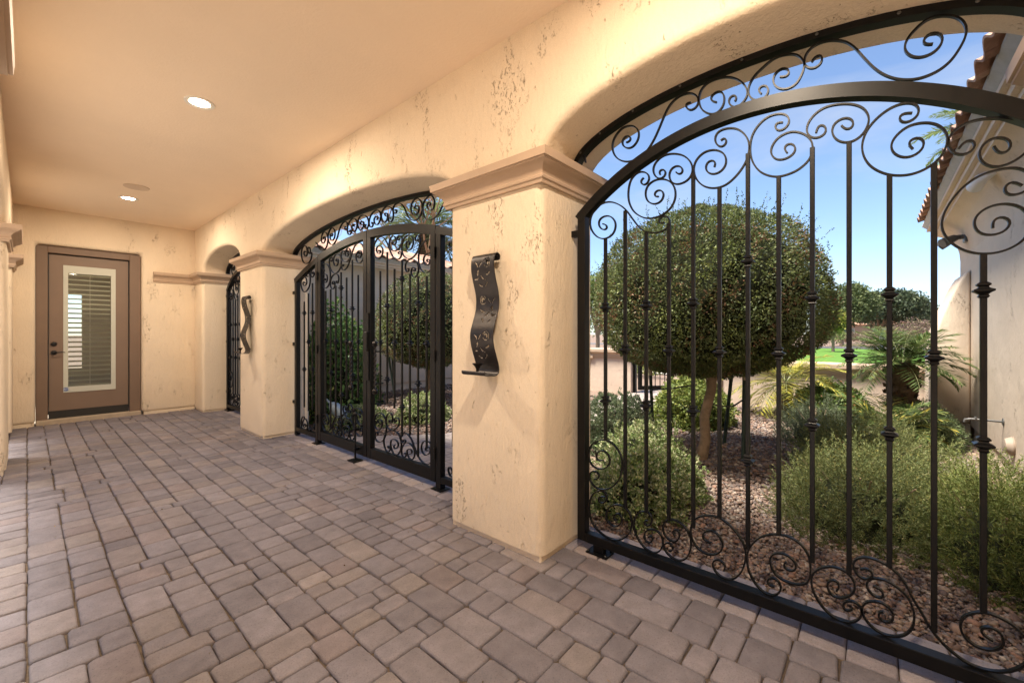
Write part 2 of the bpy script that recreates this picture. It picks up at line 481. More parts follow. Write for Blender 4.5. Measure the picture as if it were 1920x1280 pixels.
ops_right = [(-.45, 1.335, 2.17, .272), (2.07, 5.36, 2.165, .258), (6.16, 7.9, 2.18, .272)]
arc = thing("arcade_wall", "cream trowelled plaster wall with three arches closed by black iron gates", "wall", (2.05, 3.7, 0))
prism(comb(YN, YE, 3.25, ops_right, .034), XF, XB).build("wall_face", M['porch'], arc, smooth=50, bevel=.045, seg=5, keep_below=.05)
for i, (a, b) in enumerate(cols_right):
    # lip of base plaster under the main coat
    MB().box(XF + .014, XB - .014, a + .014, b - .014, -.03, .040).build("column_base", M['porch'], arc, bevel=.006)
for (a, b) in cols_right[1:3]:
    sweep([(XF, b), (XF, a), (XB, a), (XB, b)], CAPP, M['trim'], "column_cap", arc, True)
sweep([(1.262, YE), (XF, YE), (XF, 7.9), (XB, 7.9)], CAPP, M['trim'], "column_cap", arc)
sweep([(XB, -.45), (XF, -.45), (XF, YN)], CAPP, M['trim'], "column_cap", arc)

ops_left = [(-.5, 1.45, 2.17, .27), (2.2, 5.69, 2.165, .26), (6.45, 7.80, 2.18, .27)]
lw = thing("courtyard_arcade_wall", "edge of cream plaster arcade with pink tan column caps beside the door wall", "wall", (-.4, 3.7, 0))
prism(comb(YN, YE, 3.25, ops_left, .04), -.66, XL).build("wall_face", M['porch'], lw, smooth=50, bevel=.045, seg=4, keep_below=.05)
for (a, b) in ((1.45, 2.2), (5.69, 6.45)):
    MB().box(-.645, XL - .015, a + .015, b - .015, -.03, .05).build("column_base", M['porch'], lw, bevel=.006)
    sweep([(-.66, a), (-.66, b), (XL, b), (XL, a)][::-1], CAPP, M['trim'], "column_cap", lw, True)
sweep([(XL, YE), (XL, 7.80), (-.66, 7.80)][::-1], CAPP, M['trim'], "column_cap", lw)

# end wall with the door recess
ew = thing("door_wall", "cream plaster end wall around the brown glazed door", "wall", (.9, 8.5, 0))
pts = [(-.66, 3.25), (-.66, .03), (.070, .03), (.070, 2.425), (1.137, 2.425), (1.137, .03), (XF + .25, .03), (XF + .25, 3.25)]
prism(pts, YE, YE + .24, 'y').build("wall_face", M['porch'], ew, smooth=50, bevel=.05, seg=5)
MB().box(1.16, XF + .01, YE + .012, YE + .2, -.03, .04).build("wall_base", M['porch'], ew, bevel=.005)
MB().box(XL - .02, .06, YE + .012, YE + .2, -.03, .04).build("wall_base", M['porch'], ew, bevel=.005)
nw = prism([(-.66, 3.25), (-.66, .0), (XB, .0), (XB, 3.25)], YN - .3, YN, 'y').build("near_end_wall", M['porch'], None, bevel=.02)
tag(nw, "cream plaster wall closing the near end of the walkway", "wall")

# ceiling, and an unseen roof above it with eaves shaped to block sun
cl = MB().box(-.4, XF + .2, YN - .1, YE + .1, ZC, ZC + .12).build("ceiling", M['ceiling'])
tag(cl, "smooth tan painted ceiling with recessed lights", kind='structure')
rf = MB()
V = [(2.45, -1.2, 3.05), (2.45, 8.6, 3.05), (-1.15, 8.6, 3.05), (-1.15, -1.2, 3.05), (.9, -.6, 3.75), (.9, 8.0, 3.75), (2.45, -1.2, 3.17), (2.45, 8.6, 3.17), (-1.15, 8.6, 3.17), (-1.15, -1.2, 3.17)]
rf.add(V, [(3, 2, 1, 0), (0, 1, 7, 6), (1, 2, 8, 7), (2, 3, 9, 8), (3, 0, 6, 9), (6, 7, 5, 4), (8, 9, 4, 5), (7, 8, 5), (9, 6, 4)])
tag(rf.build("walkway_roof", M['tile']), "unseen clay tile roof over the covered walkway, eaves shaped to block sun", "roof")
# rest of the house round the inner court
hb = MB(); hb.box(-9, XB, -8, YN - .32, -.05, 3.3); hb.box(-9.5, -6.3, YN - .3, 13, -.05, 3.3)
tag(hb.build("main_house", M['wing']), "plaster rooms of the house around the inner court", "house")

# ------------------------------------------------------------------ ceiling lamps and speaker
def downlight(y, label, watts):
    t = thing("recessed_light", label, "light", (.817, y, ZC), "recessed lights in the porch ceiling")
    c = (.817, y, ZC)
    MB().lathe(c, [(.060, .004), (.064, -.004), (.080, -.009), (.091, -.006), (.093, -.0005)], 40).build("trim_ring", M['lighttrim'], t, smooth=40)
    MB().lathe(c, [(.060, -.0005), (.060, -.0015), (.05, -.002)], 36).build("lens", M['lens'], t, smooth=40)
    ld = bpy.data.lights.new("lamp_glow", 'AREA'); ld.shape = 'DISK'; ld.size = .12; ld.energy = watts; ld.color = (1.0, .82, .62)
    lo = bpy.data.objects.new("lamp_glow", ld); COL.objects.link(lo)
    lo.parent = t; lo.location = (0, 0, -.012)
LAMP_W = 11
downlight(3.70, "round recessed ceiling light, the larger and nearer of two", LAMP_W)
downlight(6.97, "small round recessed ceiling light close to the door", LAMP_W * .75)
downlight(.43, "unseen round ceiling light added above the viewer to fill the porch", LAMP_W)  # out of view; added at the row's spacing as fill for the porch
sp = thing("ceiling_speaker", "flat round tan speaker cover beside the far ceiling light", "speaker", (.817, 6.37, ZC))
MB().lathe((.817, 6.37, ZC), [(.10, -.0005), (.115, -.001), (.115, -.006), (.105, -.008), (.09, -.0065), (.02, -.0075)], 40).build("cover", plain("speaker_cover", (.62, .49, .37), .7), sp, smooth=30)

# ------------------------------------------------------------------ door
YD = 8.50
dr = thing("entry_door", "brown entry door with a tall glazed panel and slatted blind", "door", (.62, YD, 0))
fr = MB()
fr.box(.074, .182, YD - .03, YD + .1, 0.0, 2.421); fr.box(1.008, 1.133, YD - .03, YD + .1, 0.0, 2.421); fr.box(.182, 1.008, YD - .03, YD + .1, 2.325, 2.421)
fr.build("door_frame", M['doorframe'], dr, bevel=.006)
st_ = MB()
st_.box(.1825, .192, YD + .0, YD + .08, .12, 2.324); st_.box(.998, 1.0075, YD, YD + .08, .12, 2.324); st_.box(.192, .998, YD, YD + .08, 2.315, 2.324)
st_.build("weather_strip", M['blinddark'], dr)
lf = MB()
yl0, yl1 = YD + .022, YD + .068
lf.box(.194, .330, yl0, yl1, .165, 2.312); lf.box(.855, .996, yl0, yl1, .165, 2.312); lf.box(.330, .855, yl0, yl1, .165, .410); lf.box(.330, .855, yl0, yl1, 2.172, 2.312)
leaf = lf.build("door_leaf", M['door'], dr)
MB().box(.192, .998, yl0 - .004, yl1, .057, .163).build("door_sweep", M['blinddark'], dr)
MB().box(.075, 1.132, YD - .09, YD + .12, -.02, .058).build("threshold", M['sill'], dr, bevel=.008)
gf = MB()
gx0, gx1, gz0, gz1 = .327, .858, .407, 2.175
ix0, ix1, iz0, iz1 = .374, .808, .485, 2.07
y0, y1 = yl0 - .010, yl0 + .006
gf.box(gx0, ix0, y0, y1, gz0, gz1); gf.box(ix1, gx1, y0, y1, gz0, gz1); gf.box(ix0, ix1, y0, y1, gz0, iz0); gf.box(ix0, ix1, y0, y1, iz1, gz1)
gf.build("glazing_frame", M['white'], dr)
MB().box(ix0 - .01, ix1 + .01, yl0 + .007, yl0 + .012, iz0 - .01, iz1 + .01).build("glass_pane", M['glass'], dr)
bl = MB(); bl.box(ix0, ix1, yl0 + .02, yl0 + .045, iz1 - .02, iz1 + .02).build("blind", M['blind'], dr)
blind = [o for o in dr.children if o.name.startswith("blind")][0]
nsl = 24
for k in range(nsl):
    z = iz0 + .012 + (iz1 - iz0 - .03) * k / (nsl - 1)
    a = -.38
    V = []
    for s_ in (-1, 1):
        for th in (-.0012, .0012):
            for x in (ix0 + .002, ix1 - .002):
                V.append((x, yl0 + .034 + s_ * .017 * math.cos(a), z - s_ * .026 * math.sin(a) + th))
    F = [(0, 1, 3, 2), (4, 6, 7, 5), (0, 4, 5, 1), (2, 3, 7, 6), (0, 2, 6, 4), (1, 5, 7, 3)]
    mk("slat", V, F, M['blind'], blind)
MB().box(.588, .594, yl0 + .012, yl0 + .016, iz0, iz1).build("tilt_cord", M['blind'], blind)
for nm, z in (("deadbolt", 1.082), ("handle_plate", .965)):
    MB().lathe((.239, yl0, z), [(.031, .001), (.031, -.006), (.026, -.016), (.012, -.020)], 20, 'y').build(nm, M['ironpull'], dr, smooth=40)
MB().tube([(.239, yl0 - .02, .965), (.239, yl0 - .05, .965), (.262, yl0 - .055, .966), (.31, yl0 - .052, .972), (.345, yl0 - .05, .966)], [.008, .009, .008, .007, .005], 8).build("lever", M['ironpull'], dr, smooth=60)
badge = MB().lathe((.353, y0, .452), [(.030, -.001), (.030, -.0025)], 8, 'y').build("badge", M['blue'], dr)
fc = bpy.data.curves.new("badge_text", 'FONT'); fc.body = "ADT"; fc.size = .026; fc.align_x = 'CENTER'; fc.align_y = 'CENTER'; fc.extrude = .0003; fc.shear = .2
to = bpy.data.objects.new("badge_text_source", fc); COL.objects.link(to)
bpy.context.view_layer.update()
tme = bpy.data.meshes.new_from_object(to.evaluated_get(bpy.context.evaluated_depsgraph_get()))
bpy.data.objects.remove(to)
tme.materials.clear(); tme.materials.append(M['badgewhite'])
tx = link("lettering", tme, badge); tx.location = (.353, y0 - .003, .452); tx.rotation_euler = (math.radians(90), 0, 0)
MB().tube([(.328 + .0, y0 - .002, .452)] + [(.353 + .025 * math.cos(a), y0 - .003, .452 + .022 * math.sin(a)) for a in np.linspace(math.pi, 3 * math.pi, 20)], .0012, 4).build("ring", M['badgewhite'], badge)
# the room behind the door, with a window in its far wall
rm = MB()
rm.box(-.6, 2.0, 8.64, 8.66, -.02, .0); rm.box(-.66, 2.06, 8.625, 11.5, 2.6, 2.65); rm.box(-.66, 2.06, 8.625, 11.5, -.06, -.02)
rm.box(-.66, -.6, 8.625, 9.0, -.02, 2.6); rm.box(-.66, -.6, 11.2, 11.5, -.02, 2.6); rm.box(-.66, -.6, 9.0, 11.2, -.02, .3); rm.box(2.0, 2.06, 8.625, 11.5, -.02, 2.6)  # unseen opening in the side wall, added so skylight brightens the room
rm.box(-.6, .475, 11.4, 11.5, -.02, 2.6); rm.box(.68, 2.0, 11.4, 11.5, -.02, 2.6); rm.box(.475, .68, 11.4, 11.5, -.02, .58); rm.box(.475, .68, 11.4, 11.5, 1.98, 2.6)
tag(rm.build("room", M['roomwall']), "dim room with a bright window seen through the door blind", "room")

# ------------------------------------------------------------------ iron work
def parse(s): return [tuple(float(q) / 1000 for q in w.split(',')) for w in s.split()]
def spline(P, step=.006):
    P = [Vector(p) for p in P]; out = []
    Q = [P[0] * 2 - P[1]] + P + [P[-1] * 2 - P[-2]]
    for i in range(1, len(Q) - 2):
        a, b, c, d = Q[i - 1:i + 3]
        n = max(2, int((c - b).length / step))
        for k in range(n):
            t = k / n
            out.append(.5 * ((2 * b) + (c - a) * t + (2 * a - 5 * b + 4 * c - d) * t * t + (3 * b - a - 3 * c + d) * t ** 3))
    out.append(P[-1]); return out
def relax(P, it=2):
    for _ in range(it):
        P = [P[0]] + [P[i] * .5 + (P[i - 1] + P[i + 1]) * .25 for i in range(1, len(P) - 1)] + [P[-1]]
    return P
def ribbon(P, x, th=.0065, dp=.014):
    """flat bar bent in the plane x = const"""
    rings = []
    for i, p in enumerate(P):
        d = (P[min(i + 1, len(P) - 1)] - P[max(i - 1, 0)])
        d = d.normalized() if d.length > 1e-9 else Vector((1, 0)); n = Vector((-d.y, d.x))
        a, b = p + n * th / 2, p - n * th / 2
        rings.append([(x - dp / 2, a.x, a.y), (x - dp / 2, b.x, b.y), (x + dp / 2, b.x, b.y), (x + dp / 2, a.x, a.y)])
    return MB().loft(rings)
def scroll(P, x, parent, th=.0065, dp=.014, step=.008):
    return ribbon(relax(spline(P, step), 3), x, th, dp).build("scroll", M['iron'], parent, smooth=40)
def arc_pts(yc, zc_, R, y0, y1, n=40):
    """points of the circular top rail between y0 and y1 (apex at yc, zc_)"""
    return [Vector((y0 + (y1 - y0) * k / n, zc_ - R + math.sqrt(max(0, R * R - (y0 + (y1 - y0) * k / n - yc) ** 2)))) for k in range(n + 1)]
def zrail(y, yc, zc_, R): return zc_ - R + math.sqrt(R * R - (y - yc) ** 2)
def barmesh(y, x, z0, z1, w, parent, name="bar"):
    return MB().box(x - w / 2, x + w / 2, y - w / 2, y + w / 2, z0, z1).build(name, M['iron'], parent, bevel=.0015, seg=1)
COLLAR = [(.0095, -.027), (.0135, -.022), (.0105, -.015), (.016, -.010), (.0245, -.0045), (.0245, .0005), (.014, .006), (.011, .011), (.0165, .016), (.0165, .020), (.0095, .026)]
_collar = []
def collar(y, z, x, bar, sc=1.0):
    if not _collar:
        rings = [[(sx * r, sy * r, h) for sx, sy in ((-1, -1), (1, -1), (1, 1), (-1, 1))] for r, h in COLLAR]
        me = bpy.data.meshes.new("collar"); mb = MB().loft(rings); me.from_pydata(mb.V, [], mb.F); me.update(); me.materials.append(M['iron']); _collar.append(me)
    o = link("collar", _collar[0], bar); o.location = (x, y, z); o.scale = (sc, sc, sc); return o
BOLT = [(.0, -.009), (.006, -.008), (.009, -.004), (.010, 0)]

T1=[
"1001,2239 977,2242 975,2262 994,2274 1019,2265 1023,2235 994,2206 961,2207 935,2234 930,2273 948,2304 977,2321 1021,2324 1060,2298 1081,2257 1075,2204 1043,2160 994,2135 940,2135 893,2157 853,2204 823,2258 803,2300 782,2339 754,2369 716,2384 673,2380 642,2356 632,2325 642,2301 664,2292 686,2308 693,2326 685,2337 668,2332",
"553,2292 574,2304 580,2324 557,2340 532,2333 520,2306 524,2268 549,2242 582,2247 616,2278 631,2324 625,2368 595,2397 544,2400 496,2385 453,2350 428,2306 426,2276 442,2252 468,2238 492,2252 504,2279 494,2299 476,2297 467,2281 476,2268",
"303,2309 282,2299 269,2310 276,2333 296,2343 321,2331 329,2301 314,2267 282,2248 249,2254 233,2275 220,2306 218,2333 230,2361 250,2382 270,2392 317,2399 359,2380 400,2350 420,2316 422,2283 407,2252 381,2237 356,2242 344,2266 352,2290 367,2297 381,2293 383,2276 372,2263",
"193,2326 184,2341 167,2344 157,2330 160,2308 179,2294 201,2302 217,2324 216,2359 198,2383 166,2392 129,2385 87,2360 58,2324 30,2272 2,2223 -25,2187 -56,2159 -92,2140 -127,2133 -166,2140 -199,2163 -222,2200 -235,2233 -236,2262 -224,2294 -201,2318 -171,2333 -140,2335 -108,2312 -87,2284 -83,2254 -98,2224 -122,2207 -152,2207 -173,2224 -181,2248 -175,2268 -159,2280 -140,2280 -130,2264 -135,2246 -156,2241"]
G1=[
"1141,1830 1118,1824 1112,1802 1135,1795 1162,1819 1163,1853 1135,1870 1095,1864 1066,1831 1064,1794 1083,1761 1130,1746 1177,1765 1214,1814 1220,1869 1196,1913 1153,1942 1095,1943 1038,1914 999,1876 967,1829 924,1771 883,1743 833,1732 789,1744 770,1770 775,1799 796,1812 818,1807 828,1789 813,1772 796,1779",
"904,2028 922,2019 916,1997 893,1989 876,2005 876,2034 898,2056 935,2064 972,2038 988,1986 986,1924 961,1868 919,1830 873,1812 813,1816 765,1845 743,1888 744,1935 765,1973 803,1997 848,2001 883,1982 895,1945 883,1903 848,1880 813,1888 799,1919 811,1943 833,1949 850,1935 843,1914 826,1915",
"818,2023 825,2041 808,2049 790,2037 789,2015 808,2001 833,2009 853,2043 848,2081 813,2110 765,2113 709,2091 673,2053 660,2013 668,1978 696,1957 737,1955 765,1978 772,2018 756,2042 728,2045 706,2025 707,2002 728,2000 739,2016",
"535,2109 523,2118 510,2108 512,2086 532,2077 553,2096 561,2126 549,2151 516,2158 472,2144 438,2109 420,2066 421,2019 438,1973 472,1930 516,1900 565,1897 612,1919 645,1963 655,2012 642,2050 607,2076 561,2074 524,2048 512,2014 520,1981 549,1962 582,1968 601,1993 596,2024 574,2031 556,2013 563,1995",
"293,2113 314,2120 323,2106 316,2085 296,2078 276,2091 269,2117 282,2142 310,2155 352,2153 389,2124 410,2084 415,2026 404,1972 374,1923 331,1894 296,1887 256,1893 233,1903 204,1927 191,1962 193,2002 214,2036 247,2059 270,2065 310,2053 334,2020 334,1987 313,1960 282,1956 252,1972 247,1994 262,2015 282,2017 290,1999 277,1979",
"179,2033 172,2058 157,2060 144,2041 148,2019 169,2010 194,2018 209,2042 207,2077 185,2108 148,2126 99,2121 58,2104 30,2078 16,2043 18,2015 33,1983 58,1965 90,1967 117,1990 128,2024 120,2052 93,2064 70,2054 60,2032 67,2015 84,2016 98,2036",
"-103,2016 -82,2024 -68,2017 -70,1997 -85,1985 -108,1991 -122,2014 -118,2036 -105,2051 -77,2060 -41,2053 -3,2026 24,1988 36,1940 30,1894 10,1853 -25,1819 -62,1801 -103,1796 -140,1807 -171,1832 -188,1868 -192,1903 -180,1937 -156,1962 -127,1973 -92,1972 -62,1950 -47,1923 -51,1890 -72,1866 -98,1859 -122,1870 -135,1894 -130,1916 -113,1926 -95,1919 -94,1902 -105,1886",
"-219,1855 -228,1872 -246,1878 -257,1864 -255,1842 -239,1830 -217,1833 -199,1855 -193,1886 -203,1916 -235,1936 -274,1938 -321,1923 -357,1901 -379,1870 -382,1836 -367,1800 -337,1775 -308,1768 -283,1780 -266,1810 -268,1841 -287,1864 -312,1865 -333,1848 -336,1825 -325,1809 -308,1814 -298,1839",
"-359,1695 -339,1714 -323,1706 -320,1685 -331,1669 -353,1669 -373,1683 -381,1711 -367,1741 -345,1756 -321,1760 -274,1753 -235,1727 -203,1684 -182,1635 -178,1589 -192,1549 -217,1516 -248,1495 -283,1486 -316,1490 -345,1505 -367,1531 -375,1569 -367,1610 -345,1636 -312,1646 -279,1637 -257,1612 -255,1580 -264,1559 -281,1549 -302,1546 -325,1558 -335,1578 -329,1598 -310,1605 -296,1594 -296,1569"]
B1=[
"1141,521 1169,512 1183,532 1169,562 1135,574 1103,553 1097,517 1121,483 1165,466 1208,479 1230,524 1220,580 1177,620 1118,635 1066,612 1032,566 1024,511 1038,447 1077,391 1130,360 1177,356 1214,380 1226,415 1211,444 1183,448 1162,435 1169,411 1193,403",
"1130,318 1153,319 1169,299 1159,280 1133,285 1114,313 1121,343 1153,348 1196,325 1223,269 1223,198 1196,141 1141,109 1083,99 1032,115 988,157 969,209 977,262 1010,294 1060,296 1103,266 1120,227 1110,188 1072,173 1038,193 1023,228 1040,252 1064,243 1077,218 1060,208",
"883,259 902,256 902,237 883,232 863,250 860,281 878,302 914,300 945,271 959,227 951,179 924,137 888,109 848,106 818,128 803,167 810,203 833,223 873,220 898,195 902,164 883,146 861,158 853,180 866,190 881,176",
"742,225 758,239 744,259 726,256 721,231 737,201 765,194 794,213 806,248 794,282 765,301 728,300 691,278 671,242 668,192 686,140 718,112 756,111 789,133 802,158 789,178 765,182 749,166 758,144 775,143",
"576,244 599,245 616,264 605,290 576,304 544,291 526,257 536,219 569,192 612,189 646,209 668,252 664,309 638,347 595,368 544,373 496,350 457,310 435,266 435,210 453,152 488,109 528,102 561,121 571,153 557,176 532,176 514,159 522,138",
"323,141 342,136 352,153 340,174 314,176 300,153 303,127 328,101 360,100 396,127 422,177 428,234 415,281 382,330 345,356 310,369 269,370 229,352 203,312 197,260 204,210 230,186 262,179 296,182 328,203 340,244 335,271 310,290 276,291 252,275 245,250 259,230 281,228 293,244 282,262",
"114,206 103,232 114,250 134,242 144,218 134,188 111,181 82,195 60,226 58,259 76,289 111,300 151,288 185,256 195,214 185,168 157,124 124,101 92,95 60,109 41,134 36,164 51,186 76,185 93,168 95,147 79,140 65,156",
"41,318 23,332 5,323 6,303 26,285 51,294 63,322 59,347 35,368 -1,372 -36,362 -64,341 -87,308 -103,269 -125,230 -146,187 -167,156 -197,127 -237,104 -275,101 -312,112 -343,135 -366,167 -377,206 -369,238 -356,262 -329,284 -284,294 -251,279 -227,252 -222,218 -232,187 -256,170 -289,172 -312,190 -320,218 -312,242 -289,250 -270,240 -268,222 -282,211 -296,207",
"5,270 -14,268 -28,254 -22,232 -1,231 20,250 23,277 5,299 -30,305 -64,291 -92,265 -107,222 -106,173 -87,130 -53,106 -19,102 17,121 36,156 32,190 5,213 -24,217 -48,200 -53,176 -42,151 -22,146 -8,163 -14,182 -26,184"]
T2=[
"3581,2255 3597,2277 3571,2267 3568,2245 3601,2226 3634,2249 3641,2293 3607,2344 3542,2371 3478,2366 3442,2328 3446,2273 3490,2236 3535,2247 3555,2292 3529,2316 3490,2309 3484,2287 3514,2285",
"3360,2290 3376,2312 3342,2316 3323,2292 3336,2253 3378,2234 3421,2268 3428,2318 3396,2360 3342,2373 3282,2355 3240,2310 3240,2250 3270,2221 3311,2232 3317,2264 3294,2269 3276,2253",
"3211,2312 3191,2322 3179,2305 3200,2282 3235,2299 3240,2336 3211,2364 3160,2367 3109,2347 3065,2302 3032,2244 2989,2198 2936,2173 2884,2176 2838,2208 2818,2254 2828,2305 2864,2341 2900,2354 2936,2343 2968,2315 2973,2265 2947,2225 2905,2216 2869,2239 2864,2275 2889,2293 2920,2290 2926,2275 2895,2262",
"2725,2257 2704,2262 2715,2282 2744,2285 2759,2260 2734,2225 2696,2215 2667,2236 2658,2273 2677,2316 2715,2340 2759,2328 2798,2299 2813,2247 2798,2188 2764,2154 2715,2140 2658,2148 2611,2172 2584,2199 2556,2232 2520,2254"]
T2L=[
"4917,2140 4908,2183 4936,2224 4973,2212 4954,2157 4917,2140 4880,2160 4868,2134 4890,2079 4954,2042 5040,2043 5117,2089 5146,2168 5126,2233 5059,2257 5011,2234 4986,2173 5001,2134 5049,2127 5078,2168 5059,2195 5024,2174"]
L2=[
"3478,1985 3459,1998 3438,1980 3465,1961 3506,1983 3510,2019 3472,2038 3428,2022 3403,1984 3428,1932 3484,1914 3535,1941 3561,1997 3548,2059 3490,2107 3428,2111 3378,2090 3330,2035 3294,1976 3246,1910 3194,1880 3143,1878 3115,1901 3120,1934 3148,1939 3165,1930 3143,1917",
"3229,2031 3252,2044 3260,2026 3229,2004 3194,2023 3200,2063 3235,2092 3276,2081 3300,2045 3288,1996 3246,1960 3188,1956 3132,1981 3104,2023 3109,2063 3137,2080 3171,2076 3177,2047 3148,2036 3137,2054",
"3027,1986 3000,1977 2991,1997 3016,2014 3043,1998 3038,1956 3005,1935 2962,1946 2941,1993 2957,2040 3005,2063 3059,2055 3098,2016 3109,1959 3087,1904 3032,1868 2968,1860 2905,1888 2864,1932 2844,1986 2859,2031 2889,2045 2915,2027 2910,2001 2884,1991 2876,2009",
"3021,1774 3005,1785 3005,1759 3032,1749 3054,1783 3048,1828 3005,1852 2941,1848 2889,1817 2869,1771 2879,1722 2920,1697 2957,1710 2973,1750 2957,1780 2926,1780 2910,1756 2936,1743 2941,1762",
"2696,1898 2720,1902 2732,1918 2720,1932 2691,1932 2669,1942 2677,1968 2734,1988 2784,1980 2833,1947 2864,1895 2869,1833 2854,1775 2813,1734 2754,1719 2706,1736 2681,1775 2677,1829 2696,1865 2734,1876 2784,1863 2803,1826 2788,1790 2744,1779 2715,1797 2725,1823 2754,1829 2764,1815 2744,1804",
"3471,397 3492,414 3457,434 3415,416 3429,361 3485,329 3535,353 3549,406 3520,464 3457,491 3394,480 3360,439 3347,380 3354,319 3394,252 3457,222 3513,228 3538,267 3528,307 3492,309 3485,283 3513,271",
"3276,446 3303,450 3300,428 3267,425 3248,454 3260,504 3300,511 3340,479 3354,425 3327,376 3248,361 3177,398 3145,446 3158,481 3202,482 3228,457 3215,436 3190,447 3193,461",
"3307,192 3329,202 3313,216 3284,202 3293,171 3327,154 3367,180 3388,230 3374,293 3313,344 3234,363 3170,354 3133,317 3114,262 3126,209 3170,160 3222,154 3260,184 3280,233 3267,272 3215,288 3164,268 3164,231 3209,205 3234,222 3211,239",
"3083,288 3095,302 3065,313 3046,300 3071,280 3102,278 3123,304 3114,341 3071,366 3010,358 2963,323 2928,272 2893,223 2848,183 2792,160 2738,164 2695,193 2674,244 2684,315 2716,343 2759,350 2803,336 2831,296 2820,250 2776,231 2727,254 2711,287 2738,306 2776,292 2776,272 2746,272",
"3071,186 3056,203 3040,181 3071,154 3108,176 3108,226 3071,273 3016,293 2963,280 2922,239 2928,188 2963,157 3004,167 3034,211 3010,240 2963,238 2963,210 2996,200"]
S2=[
"5049,1814 5078,1835 5107,1824 5093,1796 5049,1787 5001,1812 5020,1871 5078,1893 5136,1873 5160,1816 5126,1746 5059,1712 4983,1732 4926,1782 4908,1853 4930,1912 4973,1925 5011,1908 4992,1881 4964,1891",
"4844,1900 4853,1926 4820,1926 4803,1900 4839,1872 4880,1867 4899,1910 4868,1955 4808,1985",
"5071,145 5061,170 5021,157 5051,126 5102,136 5112,179 5061,235 5102,250 5148,201 5148,130 5123,89 5061,76 5000,116 4981,171 5004,216 5051,232",
"4834,149 4853,163 4815,199 4796,172 4825,125 4873,135 4906,104 4873,79 4815,71",
"4961,104 4990,113 4951,136 4917,111 4951,73 5000,90"]

# --- near panel
X1 = 2.09
near = thing("iron_panel", "black wrought iron panel with scrolls filling the large near arch", "gate", (X1, .42, 0))
RC, RZ, RR = .435, 2.212, 1.25
yL, yR = 1.265, -.405
fm = MB().box(X1 - .025, X1 + .025, yL - .025, yL + .025, .046, zrail(yL, RC, RZ, RR) + .02)
fm.build("post", M['iron'], near, bevel=.003)
MB().box(X1 - .025, X1 + .025, yR - .025, yR + .025, .046, zrail(yR, RC, RZ, RR) + .02).build("post", M['iron'], near, bevel=.003)
ribbon(arc_pts(RC, RZ, RR, yL + .022, yR - .022, 60), X1, .052, .052).build("top_rail", M['iron'], near, smooth=40)
MB().box(X1 - .026, X1 + .026, yR + .026, yL - .026, .045, .096).build("bottom_rail", M['iron'], near, bevel=.003)
for y in (1.16, -.3):
    ft = MB().box(X1 - .022, X1 + .022, y - .03, y + .03, .006, .044).build("foot", M['iron'], near, bevel=.003)
    fp = MB().box(X1 - .045, X1 + .045, y - .065, y + .065, -.001, .007); fp.build("foot_plate", M['iron'], ft, bevel=.002)
    for sx in (-1, 1):
        for sy in (-1, 1): MB().lathe((X1 + sx * .034, y + sy * .052, .007), [(.008, 0), (.008, .006), (.004, .009)], 6).build("bolt", M['iron'], ft)
for z in (1.80,):
    MB().box(X1 - .018, X1 + .018, yL + .0255, 1.338, z - .018, z + .018).build("bracket", M['iron'], near, bevel=.003)
    MB().box(X1 - .018, X1 + .018, -.452, yR - .0255, z - .018, z + .018).build("bracket", M['iron'], near, bevel=.003)
BARS1 = [(1.744, .633), (1.878, .294), (1.743, .302), (1.77, .298), (1.994, .291), (1.895, .371), (2.019, .267), (1.888, .368), (1.978, .291), (1.965, .288), (1.81, .358), (1.82, .173), (1.487, .291)]
for i, (zt, zb) in enumerate(BARS1):
    y = 1.124 - .1166 * i
    b_ = barmesh(y, X1, zb, zt, .0165, near)
    zs_ = [1.138] if i % 2 else ([1.542, .661] if i == 6 else [1.367, .852])
    for z in zs_: collar(y, z, X1, b_)
for s_ in G1 + B1: scroll(parse(s_), X1, near)
tn = thing("arch_grille", "curved black iron scroll grille under the large near arch", "grille", (X1, .44, 2.17))
pt = [Vector(p) for p in ell(-.425, 1.31, 2.172, .258, 60)]
ribbon(pt, X1, .03, .05).build("arch_frame", M['iron'], tn, smooth=40)
for k in (6, 12, 18, 24, 30, 36, 42, 48, 54):
    p = pt[k]; MB().lathe((X1 - .026, p.x, p.y), [(.006, 0), (.006, -.003), (.003, -.005)], 8, 'x').build("bolt", M['steel'], tn)
for s_ in T1: scroll(parse(s_), X1, tn)
scroll([(1.29 - .0, 2.30), (1.27, 2.27), (1.255, 2.23), (1.25, 2.20)], X1, tn)

